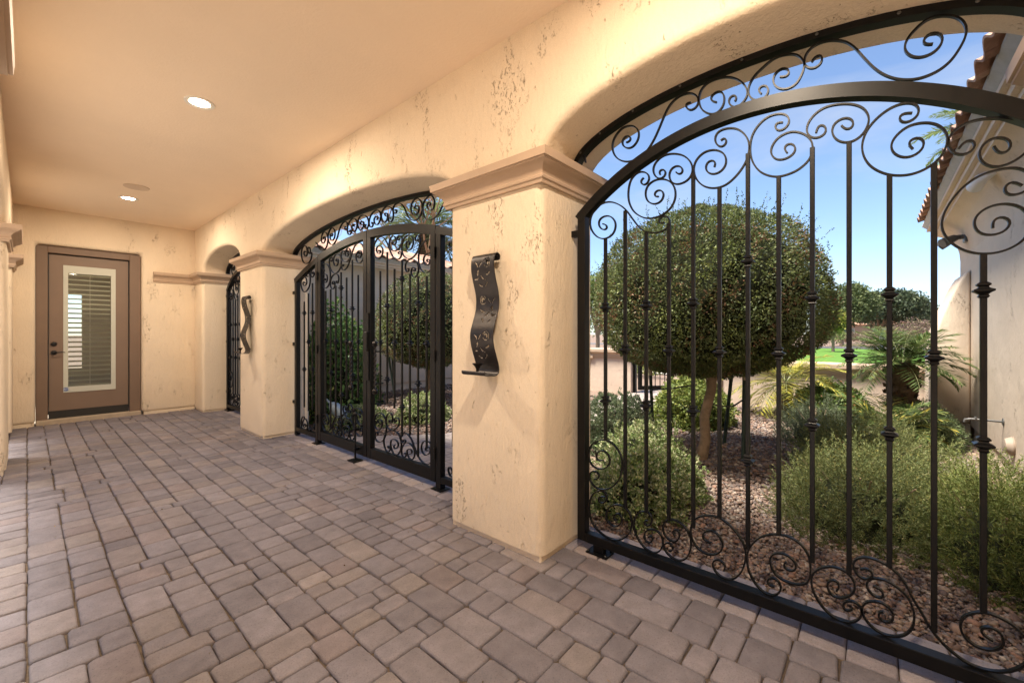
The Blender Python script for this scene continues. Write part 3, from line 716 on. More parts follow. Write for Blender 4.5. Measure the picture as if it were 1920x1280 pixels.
# --- double gate in the wide arch
X2, GC = 2.13, 3.645
HC, HZ, HR = 3.66, 2.165, 4.43
def hz(y): return zrail(y, HC, HZ, HR)
def mir(P): return [(2 * GC - a, b) for a, b in P]
def leafgate(sgn, label):
    """sgn -1: leaf on the near side (smaller y), +1 its mirror image"""
    m_ = (lambda y: y) if sgn < 0 else (lambda y: 2 * GC - y)
    g = thing("gate_leaf", label, "gate", (X2, m_(3.1), 0), "double gate leaves in the wide arch")
    ya, yb = 3.64, 2.625
    sw = .062
    def bx(nm, a, b, z0, z1, d=.05): 
        a, b = sorted((m_(a), m_(b))); return MB().box(X2 - d / 2, X2 + d / 2, a, b, z0, z1).build(nm, M['iron'], g, bevel=.003)
    bx("stile", ya, ya - sw, .05, hz(m_(ya - sw / 2)) + .02); bx("stile", yb, yb + sw, .05, hz(m_(yb + sw / 2)) + .02)
    bx("bottom_rail", ya - sw - .0005, yb + sw + .0005, .052, .148, .048)
    ribbon(arc_pts(HC, HZ, HR, m_(ya), m_(yb), 40), X2, .075, .051).build("top_rail", M['iron'], g, smooth=40)
    tops = [1.80, 1.96, 1.795, 1.86, 1.73, 1.70, 1.69]; bots = [.60, .59, .56, .33, .36, .20, .285]
    for i in range(7):
        y = 3.4475 - .1144 * i
        b_ = barmesh(m_(y), X2, bots[i], tops[i], .015, g)
        for z in ([1.141] if i % 2 == 0 and i != 3 else [1.698, .587] if i == 3 else [1.472, .808]): collar(m_(y), z, X2, b_, .92)
    for s_ in L2:
        P = parse(s_); scroll(P if sgn < 0 else mir(P), X2, g, .006, .016)
    # hinges on the outer stile
    for z in (1.86, 1.05, .28):
        a = m_(yb - .004)
        MB().lathe((X2 - .032, a, z - .045), [(.009, 0), (.009, .042), (.0075, .043), (.0075, .047), (.009, .048), (.009, .09)], 10).build("hinge", M['iron'], g, smooth=40)
    # twisted pull handle, standing off towards the walkway
    yh = m_(3.412 if sgn < 0 else 3.44)
    hd = MB(); rings = []
    for k in range(61):
        z = .70 + .43 * k / 60; a = k / 60 * math.pi * 5
        rings.append([(X2 - .075 + .013 * math.cos(a + q * math.pi / 2), yh + .013 * math.sin(a + q * math.pi / 2), z) for q in range(4)])
    hd.loft(rings); h_ = hd.build("pull_handle", M['ironpull'], g)
    for z in (.70, 1.13):
        MB().lathe((X2 - .075, yh, z), [(.012, -.026), (.022, -.018), (.026, -.006), (.017, .0), (.026, .006), (.022, .018), (.012, .026)], 12).build("handle_collar", M['ironpull'], h_, smooth=40)
    for z in (.77, 1.06): MB().box(X2 - .075, X2 + .008, yh - .006, yh + .006, z - .006, z + .006).build("handle_arm", M['ironpull'], h_)
    return g, m_
gl, m1 = leafgate(-1, "gate leaf of the wide arch hung beside the near column, with twisted pull handle")
MB().box(X2 - .036, X2 - .026, GC - .052, GC - .012, .78, 1.42).build("lock_plate", M['iron'], gl, bevel=.003)
MB().box(X2 - .06, X2 + .03, GC - .06, GC - .01, 1.06, 1.24).build("lock_case", M['iron'], gl, bevel=.006)
gl2, m2 = leafgate(1, "gate leaf of the wide arch hung towards the far column, with a drop rod")
rd = MB().tube([(X2 - .06, 3.79, .012), (X2 - .06, 3.79, .44)], .009, 10).build("drop_rod", M['iron'], gl2, smooth=50)
MB().lathe((X2 - .06, 3.79, .43), [(.009, 0), (.018, .008), (.020, .02), (.016, .032), (.006, .038)], 12).build("knob", M['iron'], rd, smooth=50)
MB().box(X2 - .11, X2 - .01, 3.73, 3.85, -.001, .008).build("foot_plate", M['iron'], rd, bevel=.002)
for z in (.11, .30): MB().box(X2 - .075, X2 - .026, 3.775, 3.805, z - .012, z + .012).build("rod_guide", M['iron'], rd, bevel=.002)
def sidepanel(sgn, label):
    m_ = (lambda y: y) if sgn > 0 else (lambda y: 2 * GC - y)
    g = thing("side_panel", label, "gate panel", (X2, m_(4.95), 0), "fixed side panels of the wide arch")
    def bx(nm, a, b, z0, z1, d=.05):
        a, b = sorted((m_(a), m_(b))); return MB().box(X2 - d / 2, X2 + d / 2, a, b, z0, z1).build(nm, M['iron'], g, bevel=.003)
    bx("post", 5.235, 5.285, .01, hz(m_(5.26)) + .015); bx("post", 4.672, 4.732, .004, hz(m_(4.70)) + .02)
    bx("bottom_rail", 4.7325, 5.2345, .055, .105, .048)
    ribbon(arc_pts(HC, HZ, HR, m_(4.672), m_(5.29), 20), X2, .06, .051).build("top_rail", M['iron'], g, smooth=40)
    MB().box(X2 - .05, X2 + .05, m_(4.70) - .06, m_(4.70) + .06, -.001, .007).build("foot_plate", M['iron'], g, bevel=.002)
    for z in (1.72, 1.1, .4): bx("bracket", 5.2855, 5.362, z - .018, z + .018, .036)
    for i, (y, zt, zb, kz) in enumerate(((5.068, 1.60, .36, (1.465, .806)), (4.958, 1.69, .33, (1.128,)), (4.853, 1.80, .36, (1.465, .815)))):
        b_ = barmesh(m_(y), X2, zb, zt, .015, g)
        for z in kz: collar(m_(y), z, X2, b_, .92)
    for s_ in S2:
        P = parse(s_); scroll(P if sgn > 0 else mir(P), X2, g, .006, .016)
sidepanel(1, "narrow fixed iron panel between the far column and the double gate")
sidepanel(-1, "narrow fixed iron panel between the near column and the double gate")
t2 = thing("arch_grille", "curved black iron scroll grille above the double gate", "grille", (X2, GC, 2.17))
ribbon([Vector(p) for p in ell(2.10, 5.33, 2.168, .242, 70)], X2, .028, .05).build("arch_frame", M['iron'], t2, smooth=40)
for s_ in T2:
    P = parse(s_); scroll(P, X2, t2, .006, .016); scroll(mir(P), X2, t2, .006, .016)
for s_ in T2L:
    P = parse(s_); scroll(P, X2, t2, .006, .016); scroll(mir(P), X2, t2, .006, .016)

# --- panel in the far arch, seen nearly edge on
X3, KC = 2.11, 7.03
far = thing("iron_panel", "black iron panel seen almost edge on in the arch beside the door wall", "gate", (X3, KC, 0))
k3 = KC - RC
for y in (7.83, 6.23): MB().box(X3 - .025, X3 + .025, y - .025, y + .025, .02, zrail(y - k3, RC, RZ, RR) + .02).build("post", M['iron'], far, bevel=.003)
ribbon(arc_pts(KC, RZ, RR, 7.85, 6.21, 40), X3, .052, .052).build("top_rail", M['iron'], far, smooth=40)
MB().box(X3 - .024, X3 + .024, 6.2555, 7.8045, .05, .1).build("bottom_rail", M['iron'], far, bevel=.003)
MB().box(X3 - .05, X3 + .05, 7.70, 7.86, -.001, .02).build("foot_plate", M['iron'], far, bevel=.002)
for i in range(13):
    y = 7.72 - .115 * i; b_ = barmesh(y, X3, BARS1[i][1], BARS1[i][0], .016, far)
    for z in ([1.138] if i % 2 else [1.367, .852]): collar(y, z, X3, b_)
for s_ in G1 + B1: scroll([(a + 6.595, b) for a, b in parse(s_)], X3, far, step=.02)
for z in (1.83, 1.1, .3): MB().box(X3 - .018, X3 + .018, 7.8555, 7.902, z - .018, z + .018).build("bracket", M['iron'], far)
t3 = thing("arch_grille", "short glimpse of black iron frame under the arch beside the door wall", "grille", (X3, KC, 2.17))
ribbon([Vector(p) for p in ell(6.19, 7.87, 2.182, .258, 50)], X3, .03, .05).build("arch_frame", M['iron'], t3, smooth=40)
for s_ in T1: scroll([(a + 6.595, b) for a, b in parse(s_)], X3, t3, step=.02)

# ------------------------------------------------------------------ wall sconces
def sconce(yc, label):
    t = thing("wall_sconce", label, "sconce", (XF, yc, 1.0), "scrolled metal sconces on the columns")
    path = []
    for k in range(9):
        a = math.radians(-60 + 38 * k); path.append((.040 + .017 * math.cos(a), 1.658 + .017 * math.sin(a)))
    path = path[::-1]
    path = [(.030, 1.640), (.022, 1.655), (.028, 1.672), (.045, 1.680), (.062, 1.672)] + [(.072, 1.645), (.074, 1.60), (.062, 1.54), (.042, 1.475), (.032, 1.42), (.036, 1.36), (.056, 1.30), (.076, 1.245), (.082, 1.20), (.072, 1.145), (.050, 1.085), (.034, 1.04), (.032, 1.01), (.042, .992), (.065, .985), (.105, .987), (.140, .990), (.150, 1.000), (.148, 1.012)]
    P = relax(spline(path, .0052), 2)
    S = [0]
    for a, b in zip(P, P[1:]): S.append(S[-1] + (b - a).length)
    tot = S[-1]; W = .185; nu = 34
    def hole(u, s):
        # u across 0..1, s metres along; cut-out vines repeated down the strip
        if s < .05 or s > .72: return False
        x = (u - .5) * W; q = ((s - .06) % .215) - .06; f = int((s - .06) / .215); x = x if f % 2 == 0 else -x
        r = math.hypot(x + .035, q + .005); a = math.atan2(q + .005, x + .035)
        if .022 < r < .0262 and not (-.4 < a < .5): return True
        if r < .014 and math.hypot(x + .029, q - .001) > .010: return True
        r2 = math.hypot(x - .030, q - .050)
        for lx, lz, ang, L, w in ((.02, .0, .9, .022, .006), (.05, .004, 2.2, .018, .006), (-.035, .055, .5, .026, .007), (.005, .078, -.7, .022, .006), (.045, .045, 1.3, .024, .007), (.06, .082, .2, .018, .006), (-.01, .115, .9, .020, .005), (.035, .12, -.5, .018, .005)):
            dx, dz = x - lx, q - lz; c, s2 = math.cos(ang), math.sin(ang); e, n_ = dx * c + dz * s2, -dx * s2 + dz * c
            if abs(e) < L and abs(n_ - .006 * (1 - (e / L) ** 2)) < w * .5 * (1 - (e / L) ** 2): return True
        return False
    V, F = [], []
    for i, p in enumerate(P):
        for j in range(nu + 1): V.append((XF - p.x, yc - W / 2 + W * j / nu, p.y))
    for i in range(len(P) - 1):
        for j in range(nu):
            if 1 < j < nu - 2 and hole((j + .5) / nu, S[i]): continue
            a = i * (nu + 1) + j; F.append((a, a + 1, a + nu + 2, a + nu + 1))
    o = mk("strip", V, F, M['bronze'], t, True)
    so = o.modifiers.new("thickness", 'SOLIDIFY'); so.thickness = .0022; so.offset = 0
    MB().tube([(XF - .0, yc, 1.44), (XF - .035, yc, 1.44)], .006, 8).build("mount", M['bronze'], t)
    MB().tube([(XF - .0, yc, 1.04), (XF - .036, yc, 1.04)], .006, 8).build("mount", M['bronze'], t)
    MB().lathe((XF - .112, yc, .990), [(.014, 0), (.009, .006), (.008, .030), (.016, .046), (.032, .064), (.030, .064), (.012, .046), (.004, .040)], 20).build("candle_cup", M['bronze'], t, smooth=50)
sconce(1.70, "wavy pierced dark metal candle sconce on the large near column")
sconce(5.745, "wavy pierced dark metal candle sconce on the column farther along")

# ------------------------------------------------------------------ wings of the house either side of the garden
def tile_mesh():
    n = 12; w, L = .268, .42; rows = []
    for (yy, lift) in ((0, 0), (L, .0)):
        for th in (0, -.016):
            for k in range(n + 1):
                u = k / n
                z = .042 * math.sin(math.pi * min(1, u / .62)) ** 1.0 if u < .62 else -.016 * math.sin(math.pi * (u - .62) / .38)
                rows.append((u * w, yy, z + th))
    m = n + 1; F = []
    for k in range(n):
        F += [(k, k + 1, 2 * m + k + 1, 2 * m + k), (m + k + 1, m + k, 3 * m + k, 3 * m + k + 1), (k + 1, k, m + k, m + k + 1), (2 * m + k, 2 * m + k + 1, 3 * m + k + 1, 3 * m + k)]
    F += [(0, 2 * m, 3 * m, m), (n, m + n, 3 * m + n, 2 * m + n)]
    me = bpy.data.meshes.new("roof_tile"); me.from_pydata(rows, [], F); me.update()
    me.polygons.foreach_set("use_smooth", np.ones(len(me.polygons), dtype=bool)); me.set_sharp_from_angle(angle=.9)
    m_, nd, lk, p = new_mat("clay_tile_each")
    p.inputs["Roughness"].default_value = .85
    oi = N(nd, "ShaderNodeObjectInfo").outputs["Random"]; pos = N(nd, "ShaderNodeNewGeometry").outputs["Position"]
    c = ramp_n(nd, lk, oi, [(0, (.20, .115, .082)), (.35, (.31, .165, .11)), (.7, (.38, .215, .145)), (1, (.44, .30, .225))])
    c = mix_n(nd, lk, 1.0, c, ramp_n(nd, lk, noise_n(nd, lk, pos, 16, 4, .7), [(.3, .7), (.7, 1.2)]), 'MULTIPLY')
    lk.new(c, p.inputs["Base Color"]); lk.new(bump_n(nd, lk, noise_n(nd, lk, pos, 90, 3, .6), .4, .004), p.inputs["Normal"])
    me.materials.append(m_); return me
TILE = tile_mesh()
def tile_roof(parent, x0, x1, y_eave, z_eave, sgn, rows, pitch=.27):
    n = int((x1 - x0) / .262); sl = .36
    for r in range(rows):
        for k in range(n):
            o = link("roof_tile", TILE, parent)
            yy = y_eave - sgn * (r * sl * math.cos(pitch)); zz = z_eave + r * sl * math.sin(pitch) + random.uniform(-.004, .004)
            if sgn > 0: o.location = (x0 + (k + 1) * .262, yy, zz); o.rotation_euler = (pitch + .035, 0, math.pi)
            else: o.location = (x0 + k * .262, yy, zz); o.rotation_euler = (pitch + .035, 0, 0)
EAVE = [(-.02, 2.20), (0, 2.205), (.006, 2.30), (.026, 2.39), (.066, 2.47), (.126, 2.54), (.186, 2.58), (.226, 2.594), (.226, 2.632), (.262, 2.636), (.262, 2.684), (.300, 2.688), (.300, 2.722), (-.02, 2.724)]
YW = -.87
wr = thing("house_wing", "pale plaster house wing with flared tile eave and buttress beside the near gate", "house", (5.2, YW, 0))
MB().box(XB + .002, 8.2, -6.0, YW, .115, 2.9).build("wall", M['wing'], wr, bevel=.015, seg=3, smooth=50)
MB().box(XB + .002, 8.17, -5.9, YW - .03, -.08, .114).build("wall_base", M['wing'], wr)
sweep([(8.2, -6.0), (8.2, YW), (XB + .01, YW)], EAVE, M['wing'], "flared_eave", wr, smooth=50)
sweep([(8.2, -6.0), (8.2, YW), (XB + .01, YW)], [(.0, 2.725), (.295, 2.725), (.345, 2.775), (.345, 2.80), (0, 2.80)], M['mortar'], "eave_board", wr)
tile_roof(wr, 2.45, 8.45, YW + .41, 2.80, 1, 5)
bp = MB(); bp.add([(2.33, YW + .33, 2.81), (8.5, YW + .33, 2.81), (8.5, -6.3, 2.81), (2.33, -6.3, 2.81), (2.33, -3.6, 3.61), (6.0, -3.6, 3.61)], [(0, 1, 5, 4), (1, 2, 5), (2, 3, 4, 5), (0, 4, 3), (3, 2, 1, 0)])
bp.build("roof_slope", M['tile'], wr)
prof = [(YW + .002, 1.99), (-.825, 1.95), (-.77, 1.84), (-.70, 1.66), (-.64, 1.48), (-.595, 1.33), (-.565, 1.18), (-.545, 1.02), (-.535, .8), (-.53, .15), (YW + .002, .15)]
prism(prof, 7.35, 8.28).build("buttress", M['wing'], wr, bevel=.03, seg=3, smooth=50)
MB().box(7.37, 8.26, YW + .003, -.55, -.08, .149).build("buttress_base", M['wing'], wr)
# fittings on that wall
fl = thing("spotlight", "small dark wall spotlight near the far corner of the plaster wing", "lamp", (7.5, YW, 2.4))
MB().box(7.42, 7.58, YW + .001, YW + .045, 2.34, 2.48).build("back_box", M['steel'], fl, bevel=.01)
MB().tube([(7.50, YW + .045, 2.41), (7.50, YW + .10, 2.41)], .03, 10).build("neck", M['steel'], fl, smooth=50)
for dx in (-.10, .09):
    MB().tube([(7.5, YW + .08, 2.41), (7.5 + dx * .5, YW + .13, 2.40), (7.5 + dx, YW + .20, 2.36), (7.5 + dx * 1.2, YW + .24, 2.335)], [.022, .04, .052, .056], 12).build("lamp_head", M['steel'], fl, smooth=50)
wl_ = thing("floodlight", "white wall floodlight high on the plaster wing", "lamp", (5.15, YW, 2.6))
MB().lathe((5.2, YW + .055, 2.56), [(.05, -.055), (.05, .0), (.03, .01)], 16, 'y').build("back_plate", M['whiteplastic'], wl_, smooth=40)
MB().tube([(5.2, YW + .06, 2.56), (5.18, YW + .13, 2.55), (5.28, YW + .19, 2.53), (5.4, YW + .21, 2.50)], [.02, .03, .045, .055], 14).build("lamp_head", M['whiteplastic'], wl_, smooth=50)
pp = thing("wall_tap", "thin metal garden tap sticking out of the plaster wing", "tap", (5.68, YW, .44))
MB().lathe((5.68, YW + .001, .44), [(.032, 0), (.032, .006), (.012, .012)], 14, 'y').build("flange", M['steel'], pp, smooth=40)
MB().tube([(5.68, YW + .01, .44), (5.68, YW + .20, .44), (5.68, YW + .235, .43), (5.68, YW + .24, .405)], [.010, .010, .011, .010], 8).build("pipe", M['steel'], pp, smooth=50)
MB().tube([(5.65, YW + .17, .455), (5.71, YW + .17, .455)], .007, 6).build("tap_handle", M['steel'], pp)
vc = thing("vent_hood", "round tan vent cover low on the plaster wing", "vent", (5.33, YW, .29))
MB().lathe((5.33, YW + .001, .29), [(.075, 0), (.078, .012), (.066, .035), (.058, .05), (.03, .056)], 20, 'y').build("cover", M['pvc'], vc, smooth=40)

YV = 8.06
w2 = thing("house_wing", "pale plaster house wing with clay tile roof behind the double gate", "house", (5.2, YV, 0))
MB().box(XB + .002, 8.2, YV, 13, .115, 2.9).build("wall", M['wing'], w2, bevel=.015, seg=3, smooth=50)
MB().box(XB + .002, 8.17, YV + .03, 12.9, -.08, .114).build("wall_base", M['wing'], w2)
sweep([(XB + .01, YV), (8.2, YV), (8.2, 13)], EAVE, M['wing'], "flared_eave", w2, smooth=50)
sweep([(XB + .01, YV), (8.2, YV), (8.2, 13)], [(.0, 2.725), (.295, 2.725), (.345, 2.775), (.345, 2.80), (0, 2.80)], M['mortar'], "eave_board", w2)
tile_roof(w2, 2.35, 8.45, YV - .41, 2.80, -1, 9)
bp = MB(); bp.add([(2.33, YV - .33, 2.81), (8.5, YV - .33, 2.81), (8.5, 13.4, 2.81), (2.33, 13.4, 2.81), (2.33, 10.8, 3.61), (6.0, 10.8, 3.61)], [(1, 0, 4, 5), (2, 1, 5), (3, 2, 5, 4), (4, 0, 3), (0, 1, 2, 3)])
bp.build("roof_slope", M['tile'], w2)
MB().lathe((4.1, YV - .001, 1.95), [(.02, 0), (.02, -.03)], 10, 'y').build("pipe_stub", M['steel'], w2)

# ------------------------------------------------------------------ low front wall, its pillars and garden gate
XW = 8.3
WCAP = [(0, -.215), (.012, -.215), (.014, -.17), (.030, -.165), (.034, -.11), (.075, -.075), (.085, -.07), (.085, -.012), (.075, 0), (0, 0)]
def low_wall(y0, y1, h, label, x=XW, th=.2):
    t = thing("low_wall", label, "wall", (x, (y0 + y1) / 2, 0))
    MB().box(x, x + th, y0, y1, -.08, h - .01).build("wall_face", M['lowwall'], t, bevel=.01)
    pr = [(d, h + z) for d, z in WCAP]
    sweep([(x, y0), (x + th, y0), (x + th, y1), (x, y1)], pr, M['trim'], "wall_cap", t, True)
    MB().box(x - .06, x + th + .06, y0 - .06, y1 + .06, h - .03, h + .006).build("cap_top", M['trim'], t, bevel=.004)
low_wall(-.62, 2.1, .755, "low tan garden wall with moulded cap behind the small palm")
low_wall(2.1, 2.98, .90, "taller pale pillar wall on the palm side of the garden gate", XW - .03, .26)
low_wall(3.86, 4.82, .90, "taller pale pillar wall on the far side of the garden gate", XW - .03, .26)
low_wall(4.82, 8.05, .76, "low pale garden wall running on past the pillar to the far wing")
gg = thing("garden_gate", "small black iron garden gate standing open in the low front wall", "gate", (XW, 3.0, 0))
MB().box(XW + .06, XW + .12, 3.795, 3.855, -.04, .83).build("post", M['iron'], gg)
MB().box(XW + .06, XW + .12, 2.985, 3.045, -.04, .83).build("post", M['iron'], gg)
ga = Vector((XW + .07, 3.06)); gd = Vector((-.50, .45)).normalized()
def gpt(u, z, o=0): q = ga + gd * u; return (q.x, q.y + o, z)
for u0, u1, z0, z1, nm in ((0, .66, .12, .20, "bottom_rail"), (0, .05, .12, .80, "stile"), (.62, .67, .12, .86, "stile")):
    m_ = MB(); m_.loft([[gpt(u0, z0, -.02), gpt(u0, z1, -.02), gpt(u0, z1, .02), gpt(u0, z0, .02)], [gpt(u1, z0, -.02), gpt(u1, z1, -.02), gpt(u1, z1, .02), gpt(u1, z0, .02)]]); m_.build(nm, M['iron'], gg)
MB().tube([gpt(.67 * k / 12, .80 + .09 * math.sin(math.pi * k / 12)) for k in range(13)], .024, 6).build("top_rail", M['iron'], gg)
for k in range(5):
    u = .13 + .10 * k
    b_ = MB().tube([gpt(u, .2), gpt(u, .74)], .009, 6).build("bar", M['iron'], gg)
    q = gpt(u, .44 + .1 * (k % 2)); collar(q[1], q[2], q[0], b_, .9)
    MB().tube([gpt(u + .035 * math.cos(a) - .03, .76 + .035 * math.sin(a)) for a in np.linspace(0, 6.3, 14)], .006, 5).build("scroll", M['iron'], gg)

# garden path from the double gate to the garden gate
pth = MB(); zp = -.012
pv = [(2.36, 2.35), (8.2, 2.98), (13.3, 2.98), (13.3, 3.85), (8.2, 3.85), (3.35, 4.02), (2.84, 4.48), (2.36, 4.95)]
n = len(pv); pth.add([(x, y, zp) for x, y in pv] + [(x, y, -.08) for x, y in pv], [tuple(range(n))] + [(i, i + n, (i + 1) % n + n, (i + 1) % n) for i in range(n)])
def path_mat():
    m, nd, lk, p = new_mat("path_pavers"); p.inputs["Roughness"].default_value = .9
    pos = N(nd, "ShaderNodeNewGeometry").outputs["Position"]
    br = N(nd, "ShaderNodeTexBrick"); br.inputs["Scale"].default_value = 1.0; lk.new(pos, br.inputs[0])
    for k, v in (("Brick Width", .23), ("Row Height", .15), ("Mortar Size", .004)): br.inputs[k].default_value = v
    br.inputs["Color1"].default_value = (.34, .28, .24, 1); br.inputs["Color2"].default_value = (.27, .22, .20, 1); br.inputs["Mortar"].default_value = (.12, .1, .08, 1)
    lk.new(br.outputs[0], p.inputs[0]); return m
tag(pth.build("garden_path", path_mat()), "pale paved garden path leading from the double gate", kind='structure')

# ------------------------------------------------------------------ gravel stones
def inpoly(P, poly):
    x, y = P[:, 0], P[:, 1]; r = np.zeros(len(P), bool); j = len(poly) - 1
    for i in range(len(poly)):
        xi, yi = poly[i]; xj, yj = poly[j]
        c = ((yi > y) != (yj > y)) & (x < (xj - xi) * (y - yi) / (yj - yi + 1e-12) + xi); r ^= c; j = i
    return r
def stones(name, x0, x1, y0, y1, dens, size, z0=-.042):
    n = int((x1 - x0) * (y1 - y0) * dens)
    P = np.c_[rng.uniform(x0, x1, n), rng.uniform(y0, y1, n), np.full(n, z0)]
    P = P[~inpoly(P, pv)]; n = len(P)
    bm = bmesh.new(); bmesh.ops.create_icosphere(bm, subdivisions=1, radius=1); bv = np.array([v.co[:] for v in bm.verts]); bf = np.array([[v.index for v in f.verts] for f in bm.faces]); bm.free()
    nv = len(bv)
    s = size * np.exp(rng.normal(0, .32, n))
    sc = np.c_[s * rng.uniform(.8, 1.45, n), s * rng.uniform(.7, 1.1, n), s * rng.uniform(.45, .8, n)]
    V = bv[None] * (1 + rng.normal(0, .17, (n, nv, 1))) * sc[:, None]
    a = rng.uniform(0, 6.28, n); t = rng.normal(0, .35, n)
    ct, stn = np.cos(t)[:, None], np.sin(t)[:, None]
    y_, z_ = V[:, :, 1] * ct - V[:, :, 2] * stn, V[:, :, 1] * stn + V[:, :, 2] * ct
    ca, sa = np.cos(a)[:, None], np.sin(a)[:, None]
    V = np.stack([V[:, :, 0] * ca - y_ * sa, V[:, :, 0] * sa + y_ * ca, z_], -1)
    P[:, 2] += s * .45 + rng.uniform(0, .012, n)
    V += P[:, None]
    F = (bf[None] + (np.arange(n) * nv)[:, None, None]).reshape(-1, 3)
    tones = np.array([(.24, .165, .125), (.185, .125, .10), (.29, .22, .17), (.165, .128, .115), (.23, .195, .175), (.36, .30, .245), (.125, .095, .088), (.27, .16, .115)])
    c = tones[rng.choice(8, n, p=[.22, .18, .15, .14, .12, .06, .07, .06])] * rng.uniform(.8, 1.2, (n, 1))
    o = mk(name, V.reshape(-1, 3), F, M['stone'], None, False, np.repeat(c, nv, 0))
    return o
tag(stones("gravel", 2.37, 3.9, -.80, 1.9, 5600, .0088), "brown crushed gravel covering the ground beyond the iron panel", "gravel", kind='stuff')
tag(stones("distant_gravel", 3.9, 8.25, -.80, 3.1, 1500, .0135), "brown gravel around the clipped tree and low wall", "gravel", kind='stuff')
tag(stones("courtyard_gravel", 2.6, 7.5, 3.9, 8.0, 800, .015), "brown gravel beyond the double gate", "gravel", kind='stuff')

# ------------------------------------------------------------------ plants
def leaves(name, P, D, L, W, C, mat, parent, fold=.18, tangent=None):
    """one small folded blade per row of P, pointing along D"""
    n = len(P)
    D = D / (np.linalg.norm(D, axis=1, keepdims=True) + 1e-9)
    R = rng.normal(0, 1, (n, 3)) if tangent is None else tangent
    S = np.cross(D, R); S /= (np.linalg.norm(S, axis=1, keepdims=True) + 1e-9)
    U = np.cross(S, D)
    L = np.broadcast_to(np.asarray(L, float).reshape(-1, 1), (n, 1)); W = np.broadcast_to(np.asarray(W, float).reshape(-1, 1), (n, 1))
    m_ = P + D * L * .45
    V = np.stack([P, m_ + S * W * .5 + U * W * fold, P + D * L, m_ - S * W * .5 + U * W * fold], 1).reshape(-1, 3)
    F = np.arange(n * 4).reshape(n, 4)
    return mk(name, V, F, mat, parent, False, np.repeat(C, 4, 0))
def pick(cols, w, n, var=.18):
    c = np.array(cols)[rng.choice(len(cols), n, p=np.array(w) / sum(w))]
    return np.clip(c * rng.uniform(1 - var, 1 + var, (n, 1)) * rng.uniform(.94, 1.06, (n, 3)), 0, 1)
def unit(n):
    v = rng.normal(0, 1, (n, 3)); return v / np.linalg.norm(v, axis=1, keepdims=True)

